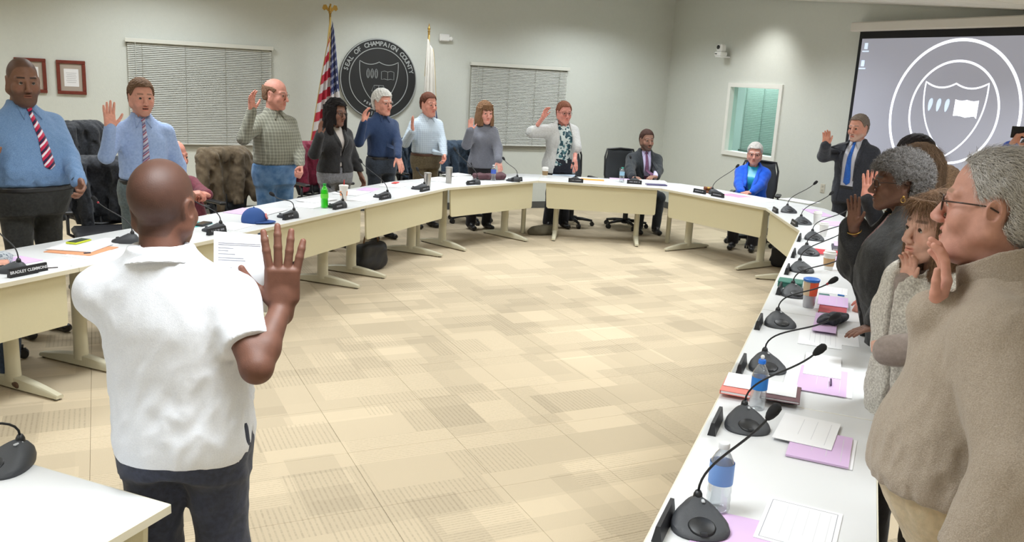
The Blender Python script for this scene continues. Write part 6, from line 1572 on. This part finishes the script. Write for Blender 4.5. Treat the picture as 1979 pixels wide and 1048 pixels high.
# left-hand row
MAN = M('manila_orange', (214, 150, 110), .8)
paper((158, 482), .30, .32, .25, MAN, 'orange-edged folder under white sheets beside the phone with the yellow case', 'folder', n=3, name='folder')
paper((155, 476), .28, .30, .35, WH, 'white sheets on the orange-edged folder at far left', n=3, lift=.006)
paper((178, 490), .28, .20, .0, WH, 'white sheet with a dark clip at far left')
paper((205, 468), .25, .2, .2, WH, 'white sheet right of the yellow-cased phone')
paper((95, 512), .34, .22, .1, WH, 'white sheets right of the lettered name plate', n=2)
paper((20, 506), .28, .2, .0, LIL, 'lilac sheet behind the lettered name plate', n=2)
for (px, col_, nm, l) in (((152, 466), (205, 214, 50), 'phone', 'dark phone in a bright yellow case on the white sheets at far left'), ((392, 430), (40, 38, 42), 'phone', 'black phone on the table right of the polo collar')):
    P = zp(px[0], px[1], TH + .02); d, nn = seg_dir(P); r = empty(nm, (P[0], P[1], TH + (.012 if px[0] < 200 else .004)), math.atan2(d[1], d[0]) + .2, l, 'phone')
    MB().box((0, 0, .006), (.155, .078, .012), bev=.003).build('case', M('case_%d' % px[0], col_, .5), r); MB().box((0, 0, .0125), (.140, .066, .002)).build('screen', M('phone_dark', (40, 60, 45), .2), r)
pn = MB().tube([zp(162, 490, TH + .006), zp(175, 489, TH + .006)], .006, 8).build('clip', M('clip_black', (36, 40, 60), .4)); tag(pn, 'small dark clip on the white sheet at far left', 'clip')
pn = MB().tube([zp(84, 519, TH + .006), zp(112, 517, TH + .006)], .004, 8).build('pen', M('pen_dark', (70, 60, 60), .4)); tag(pn, 'dark pen right of the lettered name plate', 'pen')
paper((450, 437), .30, .22, .1, WH, 'white sheets between the black plate and the blue cap', n=3)
paper((375, 433), .2, .2, 0, M('turquoise_paper', (90, 190, 190), .8), 'turquoise sheet half hidden by the bald head of the man in the polo')
paper((470, 408), .30, .20, .1, LIL, 'lilac sheets before the man in the maroon sweater', n=2)
paper((515, 409), .40, .18, .1, WH, 'white sheets with a lilac edge behind the blue cap', n=2, lift=.003)
paper((600, 396), .36, .25, .1, WH, 'white sheets before the man in the plaid shirt', n=3)
paper((612, 386), .34, .22, -.1, WH, 'bordered white folder left of the green bottle', 'folder', name='folder', n=5, lift=.003)
paper((680, 372), .34, .26, .1, WH, 'white binder sheets behind the drink cup with the red straw', n=8)
paper((705, 384), .36, .20, .1, WH, 'white sheet left of the navy man\'s name plate', n=2)
paper((712, 366), .26, .18, .2, LIL, 'lilac sheets beside the red-strawed cup')
paper((765, 357), .42, .25, .2, WH, 'white papers under the hand of the white-haired man', n=5)
e = paper((764, 353), .14, .06, .2, M('red_slip', (226, 74, 66), .7), 'small red slip on the papers before the white-haired man', 'slip', lift=.012)
paper((845, 346), .40, .25, .2, WH, 'white papers behind the two steel tumblers', n=4)
paper((882, 337), .32, .22, .1, WH, 'white papers left of the maroon bag', n=8)
paper((1090, 338), .30, .2, 0, M('pale_blue_paper', (190, 205, 222), .8), 'pale blue sheet before the woman in the cardigan', n=4)
paper((1145, 347), .30, .14, 0, M('orange_folder', (240, 160, 70), .7), 'flat orange folder before the woman in the cardigan', 'folder', name='folder', n=4)
paper((1200, 346), .30, .16, 0, LIL, 'lilac sheet behind the small water bottle in the middle')
paper((1262, 350), .34, .25, .1, WH, 'white papers before the seated man in the suit', n=8)
book((1268, 356), .26, .12, .014, .15, M('indigo_book', (84, 78, 112), .6), 'dark indigo booklet at the corner before the seated man in the suit')
paper((1420, 378), .30, .22, 0, M('pink_folder', (232, 150, 180), .7), 'pink folder under the hands of the woman in blue', 'folder', name='folder', n=3)
paper((1450, 385), .5, .25, 0, WH, 'wide white sheet right of the pink folder', n=2)
# cups and bottles
STEEL = M('steel', (172, 168, 162), .3, metal=.85)
def at_table(px, z=TH): return zp(px[0], px[1], z)
def tumbler(px, label, h=.175, r_=.041):
    P = at_table(px); r = empty('steel_tumbler', P, 0, label, 'tumbler', 'steel tumblers')
    MB().lathe([(r_ * .78, 0), (r_ * .80, .004), (r_, h), (r_ * 1.02, h + .002)], n=24).build('body', STEEL, r, smooth=True, ang=40); MB().lathe([(r_ * 1.04, h), (r_ * 1.04, h + .010), (r_ * .8, h + .014)], n=24).build('lid', M('lid_clear_grey', (150, 146, 140), .3), r, smooth=True, ang=40)
tumbler((826, 362), 'steel tumbler with a dark lid, the left one of two', .15); tumbler((867, 354), 'taller steel tumbler, the right one of two')
def bottle_mat(name, c, a=.75, rough=.05):
    m = bpy.data.materials.new(name); m.use_nodes = True; nt = m.node_tree; nt.nodes.clear(); o = nt.nodes.new('ShaderNodeOutputMaterial'); t = nt.nodes.new('ShaderNodeBsdfTransparent'); t.inputs[0].default_value = lin(c)
    g_ = nt.nodes.new('ShaderNodeBsdfGlossy'); g_.inputs['Roughness'].default_value = rough; d = nt.nodes.new('ShaderNodeBsdfDiffuse'); d.inputs[0].default_value = lin(c)
    m1 = nt.nodes.new('ShaderNodeMixShader'); m1.inputs[0].default_value = 1 - a; nt.links.new(t.outputs[0], m1.inputs[1]); nt.links.new(d.outputs[0], m1.inputs[2])
    lw = nt.nodes.new('ShaderNodeLayerWeight'); lw.inputs[0].default_value = .35; m2 = nt.nodes.new('ShaderNodeMixShader'); nt.links.new(lw.outputs['Facing'], m2.inputs[0]); nt.links.new(m1.outputs[0], m2.inputs[1]); nt.links.new(g_.outputs[0], m2.inputs[2]); nt.links.new(m2.outputs[0], o.inputs[0]); return m
PET = bottle_mat('clear_plastic', (236, 240, 243), .86); GRN = bottle_mat('green_soda', (60, 225, 40), .25)
def bottle(px, label, capc=(212, 213, 218), labc=(120, 160, 225), h=.205, r_=.032, mat=PET, lab=(.085, .135), neckc=None, sport=False):
    P = at_table(px); r = empty('water_bottle' if mat is PET else 'soda_bottle', P, 0, label, 'bottle')
    prof = [(r_ * .55, .004), (r_ * .9, 0), (r_, .012), (r_ * .96, .03), (r_, .04), (r_ * .95, .055), (r_, .066), (r_ * .95, .08), (r_, .09), (r_, h * .66), (r_ * .92, h * .74), (r_ * .62, h * .84), (r_ * .38, h * .90), (r_ * .36, h * .93)]
    MB().lathe(prof, n=28).build('body', mat, r, smooth=True)
    MB().lathe([(r_ * .46, h * .925), (r_ * .46, h * .985), (r_ * .40, h)], n=20).build('cap', M('cap_%d_%d' % (capc[0], capc[2]), capc, .4), r, smooth=True, ang=40)
    if sport: MB().lathe([(.006, h), (.008, h + .012), (.005, h + .018)], n=12).build('spout', M('white_plastic', (236, 236, 234), .35), r, smooth=True)
    lb = MB(); z0, z1 = lab; n_ = 28; R2 = r_ * 1.015
    lb.lathe([(R2, z0), (R2, z1)], n=n_); del lb.f[-2:]; del lb.mi[-2:]
    o = lb.build('label', M('label_%d_%d' % (labc[0], labc[2]), labc, .5), r, smooth=True)
    return r
bottle((1386, 985), 'clear water bottle with white cap and blue label, nearest the camera', h=.215, r_=.036, lab=(.09, .155))
bottle((1462, 790), 'water bottle with bright blue cap and blue label between the booklet stacks', capc=(40, 120, 225), labc=(40, 125, 210), h=.205, sport=True)
bottle((953, 349), 'small water bottle with blue label before the woman in the grey sweater', labc=(70, 100, 190), h=.19)
bottle((1201, 352), 'small water bottle with teal cap and pale label before the seated man', capc=(60, 170, 150), labc=(150, 190, 215), h=.19)
gb = bottle((627, 402), 'bright green plastic soda bottle beside the drink cup', capc=(30, 150, 60), labc=(110, 225, 70), h=.22, r_=.034, mat=GRN, lab=(.09, .13))
P = at_table((664, 388)); r = empty('drink_cup', P, 0, 'white foam drink cup with orange print and red straw', 'cup')
MB().lathe([(.029, 0), (.042, .135), (.044, .135), (.044, .143)], n=24).build('cup_body', M('foam_cup', (232, 226, 220), .6), r, smooth=True, ang=40); MB().lathe([(.046, .138), (.046, .148), (.038, .152)], n=24).build('lid', M('lid_white', (226, 222, 218), .35), r, smooth=True, ang=40)
lb = MB().lathe([(.0345, .050), (.0395, .095)], n=24); lb.f = [f for i, f in enumerate(lb.f[:24]) if i % 8 in (4, 5, 6)]; lb.mi = [0] * len(lb.f); lb.build('orange_print', M('orange_print', (232, 150, 96), .6), r); MB().tube([(0, 0, .02), (.004, 0, .20)], .0045, 8).build('straw', M('straw_red', (214, 48, 50), .4), r)
def coffee(px, label, s=1.0, sleeve=(196, 160, 118), lidc=(236, 234, 230), bodyc=(236, 234, 230)):
    P = at_table(px); r = empty('coffee_cup', P, 0, label, 'cup')
    MB().lathe([(.029 * s, 0), (.041 * s, .115 * s)], n=26).build('cup_body', M('cup_%d' % bodyc[0], bodyc, .6), r, smooth=True, ang=40)
    MB().lathe([(.0335 * s, .030 * s), (.0395 * s, .085 * s)], n=26).build('sleeve', M('sleeve_%d' % sleeve[0], sleeve, .8), r, smooth=True, ang=40)
    MB().lathe([(.044 * s, .112 * s), (.045 * s, .120 * s), (.038 * s, .124 * s), (.037 * s, .134 * s), (.030 * s, .135 * s)], n=26).build('lid', M('cuplid_%d' % lidc[0], lidc, .35), r, smooth=True, ang=40)
coffee((1053, 343), 'small coffee cup with tan and green sleeve at the bend left of the cardigan woman', 1.0, (150, 125, 90))
coffee((1600, 522), 'white-lidded coffee cup with tan sleeve in the right-hand row', 1.05)
coffee((1590, 458), 'plain white cup beyond the tan-sleeved cup, below the raised brown hand', .95, (232, 230, 228)); coffee((1578, 434), 'farther plain white cup at the bend of the right-hand row', .95, (230, 228, 226))
P = at_table((1562, 594)); r = empty('travel_tumbler', P, 0, 'clear plastic tumbler with bright blue lid and orange picture insert', 'tumbler')
MB().lathe([(.032, 0), (.033, .004), (.044, .165)], n=28).build('body', bottle_mat('tumbler_plastic', (205, 205, 212), .45), r, smooth=True, ang=40); MB().lathe([(.047, .160), (.048, .172), (.040, .176), (.030, .176)], n=28).build('lid', M('lid_blue', (40, 110, 200), .35), r, smooth=True, ang=40)
ins = MB().lathe([(.0386, .075), (.0441, .155)], n=28); ins.f = ins.f[:28]; ins.mi = [1 if 9 < i < 17 else 0 for i in range(28)]; ins.build('picture_insert', [M('insert_orange', (226, 92, 60), .6), M('insert_cream', (214, 190, 160), .6)], r)
liq = MB().lathe([(.0305, .008), (.036, .075)], n=24).build('ice', M('ice_grey', (176, 172, 180), .3, var=.2, scale=60), r, smooth=True, ang=40)
P = zp(1528, 545, TH + .03); d, nn = seg_dir(P); r = empty('case_box', (P[0], P[1], TH), math.atan2(d[1], d[0]), 'dark green flat box beside the fifth nearest microphone', 'box')
MB().box((0, 0, .016), (.13, .15, .032), bev=.005).build('box_body', M('green_box', (44, 100, 88), .5), r); MB().box((0, 0, .036), (.134, .154, .010), bev=.004).build('box_lid', M('green_lid', (54, 114, 100), .45), r)
# cap
P = zp(491, 430, TH); r = empty('baseball_cap', P, math.atan2(-.45, .89) - math.pi / 2, 'royal blue baseball cap with a round red and white patch on the left-hand table', 'cap')
CAPM = M('cap_blue', (52, 86, 150), .85, bump=.4, bscale=500)
V = Vol(); V.ell((0, 0, .02), (.088, .10, .10), k=.01); V.post.append(lambda D, P: np.maximum(D, -P[..., 2]).astype(F32)); v, qd = V.mesh(.005); link('crown', np_mesh('crown', [(v, qd)]), CAPM, r)
mb = MB(); n_ = 16; vs = []
for k in range(n_ + 1):
    a = -math.pi / 2 - 1.25 + 2.5 * k / n_; vs += [(.086 * math.sin(a + math.pi / 2), -.098 * math.cos(a + math.pi / 2) * -1, .016), (.098 * math.sin(a + math.pi / 2) * 1.0, .098 * math.cos(a + math.pi / 2) + .075 * max(math.cos((a + math.pi / 2) * 1.1), 0), .006 + .006 * math.cos(a + math.pi / 2))]
mb.add(vs, [(2 * k, 2 * k + 1, 2 * k + 3, 2 * k + 2) for k in range(n_)]); o = mb.build('brim', CAPM, r, smooth=True); so = o.modifiers.new('t', 'SOLIDIFY'); so.thickness = .004
MB().lathe([(0, .006), (.024, .004), (.026, 0)], (0, .100, .055), 24, Matrix.Rotation(-1.25, 3, 'X')).build('patch', M('patch_pink', (222, 130, 130), .8), r, smooth=True); MB().lathe([(0, .008), (.014, .007)], (0, .1005, .055), 18, Matrix.Rotation(-1.25, 3, 'X')).build('patch_centre', M('patch_white', (225, 205, 210), .8), r); MB().ball((0, 0, .121), .007, 8).build('top_button', CAPM, r)
# maroon bag on the table, gavel block
V = Vol(); P = zp(945, 342, TH + .03); V.box((0, 0, .035), (.20, .09, .035), rd=.03, k=.02); V.ell((.16, 0, .05), (.07, .05, .04), k=.03)
V.post.append(lambda D, P: np.maximum(D - .01 * noise3(P, 30, 2), .001 - P[..., 2]).astype(F32)); v, qd = V.mesh(.009); o = link('bag', np_mesh('bag', [(v, qd)]), M('maroon_bag', (84, 50, 58), .6)); o.location = (P[0], P[1], TH); tag(o, 'soft maroon bag lying on the table before the woman in the grey sweater', 'bag')
P = zp(1368, 368, TH + .03); r = empty('gavel', (P[0], P[1], TH), -.4, 'small wooden gavel block with brass band between the plates of the woman in blue', 'gavel')
WD = M('gavel_wood', (120, 66, 36), .4); MB().lathe([(.05, 0), (.05, .02), (.044, .024)], n=20).build('sound_block', WD, r, smooth=True, ang=40); MB().lathe([(.022, -.05), (.028, -.04), (.022, -.025), (.022, .025), (.028, .04), (.022, .05)], (0, 0, .05), 16, Matrix.Rotation(math.pi / 2, 3, 'Y')).build('head', WD, r, smooth=True); MB().lathe([(.0235, -.012), (.0235, .012)], (0, 0, .05), 16, Matrix.Rotation(math.pi / 2, 3, 'Y')).build('brass_band', GOLD, r, smooth=True, ang=40)
# paper held by the speaker
J = P23['J'][-1]; wp = P23['root'] + P23['Rw'] @ J['W']
pc = dp(463, 523, 2.62); u_ = unit(RT + UP * .08); r = empty('held_paper', pc, 0, 'white printed sheet held up by the man in the polo', 'paper')
ex = unit(RT * 1.0 - UP * .05 + FW * .10); ez = unit(UP * 1.0 + RT * -.06 - FW * .20); ez = unit(ez - ex * (ez @ ex)); ey = np.cross(ez, ex)
r.rotation_euler = Matrix([[ex[i], ey[i], ez[i]] for i in range(3)]).to_euler()
mb = MB(); N_ = 8
for i in range(N_ + 1):
    x = -.08 + .165 * i / N_; y = .012 * math.cos(i / N_ * math.pi)
    mb.v += [(x, y, -.125), (x, y, .115)]
    if i: b = 2 * i; mb.f.append((b - 2, b, b + 1, b - 1)); mb.mi.append(0)
o = mb.build('sheet', WH, r, smooth=True); so = o.modifiers.new('t', 'SOLIDIFY'); so.thickness = .0008
for k, (zz, ww) in enumerate(((.085, .125), (.080, .125), (.070, .045), (.062, .03), (.052, .05), (.040, .075), (.033, .08), (.010, .04))): 
    for yo in (-.0155,): MB().box((-.06 + ww / 2, .0 - .004 - .012, zz), (ww, .0004, .003)).build('print_line', M('print_dark', (140, 140, 146), .9), r)
# chairs and garments
def gp(px, py, z, depth): p = dp(px, py, depth); return p[:2]
def beh(I, d=.45, s=0): 
    F = I['Rw'] @ np.array([0, 1, 0]); S_ = I['Rw'] @ np.array([1, 0, 0]); return I['root'][:2] - F[:2] * d + S_[:2] * s, F
def facing(I): return I['Rw'] @ np.array([0, 1, 0])
BJ = fabric('black_jacket', (44, 46, 50), amp=.3); NJ = fabric('navy_jacket', (46, 58, 72), amp=.3)
for px, dd, I, l, gar in (((893, 300), 11.95, P12, 'black office chair behind the woman in the grey sweater', (NJ, 'dark navy jacket on the chair left of the woman in the grey sweater', dict(w_=.27, top=1.06, low=.6, seed=6))),
        ((1092, 330), 12.2, P13, 'black office chair behind the woman in the cardigan', None),
        ((790, 300), 11.7, P11, 'black office chair between the men in navy and pale blue shirts', (NJ, 'dark navy jacket on the chair between the navy and pale blue shirts', dict(w_=.27, top=1.08, low=.6, seed=5))),
        ((600, 330), 10.1, P9, 'black office chair behind the woman in the black blazer', (fabric('maroon_jacket', (118, 40, 60), amp=.2), 'maroon jacket on the chair behind the woman in the black blazer', dict(w_=.28, top=1.10, low=.6, seed=8))),
        ((432, 340), 8.55, P8, 'black office chair holding the olive brown jacket', (fabric('brown_jacket', (98, 84, 66), (112, 98, 78), scale=30), 'olive brown jacket slung over a chair between the maroon sweater and the plaid shirt', dict(w_=.26, top=1.13, low=.60, seed=3))),
        ((190, 350), 7.65, P4, 'black office chair left of the young man in light blue', (BJ, 'black jacket heaped over the chair between the two men at left', dict(w_=.27, top=1.08, low=.55, seed=9))),
        ((152, 300), 8.35, P1, 'black office chair farther back between the two men at left', (BJ, 'charcoal coat on the farther chair, showing past the blue chambray sleeve', dict(w_=.24, top=1.32, low=.6, seed=12)))):
    F = facing(I); loc_ = dp(px[0], px[1], dd)[:2] + F[:2] * .33; chair(loc_, F, l)
    if gar: cloth_over('jacket', loc_, F, gar[0], gar[1], **gar[2])
chair(P14['root'][:2] + np.array([-.17, .10]), unit((-.15, -1, 0)), 'black office chair with mesh back under the seated man in the suit'); l_, F = beh(P15, .06, -.05); chair(l_, F, 'black office chair with mesh back under the woman in blue'); l_, F = beh(P6, .05); chair(l_, F, 'black office chair under the seated man in the maroon sweater'); l_, F = beh(PZ, .05); chair(l_, F, 'office chair under the person seated at the left edge')
c21 = zp(1990, 1040, .62); chair((c21[0] - .06, c21[1] + .02), unit((-.55, .83, 0)), 'office chair at the bottom right corner behind the man in taupe fleece')
# bags on the floor
def bag(px, size, mat, label, strap=True, rz=.5, seed=1):
    P = zp(px[0], px[1], 0); V = Vol(); a, b, c = size
    V.box((0, 0, c * .5), (a, b, c * .5), rd=min(a, b) * .6, k=.03); V.ell((0, 0, c * .3), (a * 1.08, b * 1.2, c * .34), k=.04)
    V.post.append(lambda D, P: np.maximum(D - (.014 if strap else .026) * noise3(P, 17 if strap else 14, seed), .002 - P[..., 2]).astype(F32)); v, qd = relax(*V.mesh(.011), 1)
    r = empty('handbag', P, rz, label, 'bag'); link('bag_body', np_mesh('bag_body', [(v, qd)]), mat, r)
    if strap: MB().tube([(a * math.cos(t) * .6, 0, c * .92 + .14 * math.sin(t)) for t in [math.pi * i / 12 for i in range(13)]], .009, 7).build('strap', M('strap_brown', (120, 90, 60), .6), r, smooth=True)
    return r
bag((716, 520), (.17, .09, .28), M('bag_black', (34, 34, 38), .55, bump=.4, bscale=60), 'black shoulder bag with tan strap on the floor under the left-hand tables')
bag((1044, 453), (.15, .09, .12), M('bag_taupe', (100, 94, 78), .8), 'slouchy taupe bag on the floor by the feet of the cardigan woman', False, .2, 4)
bag((1506, 516), (.06, .10, .22), M('bag_black2', (28, 28, 32), .6), 'black upright bag between the table feet at the right bend', False, .9, 6)
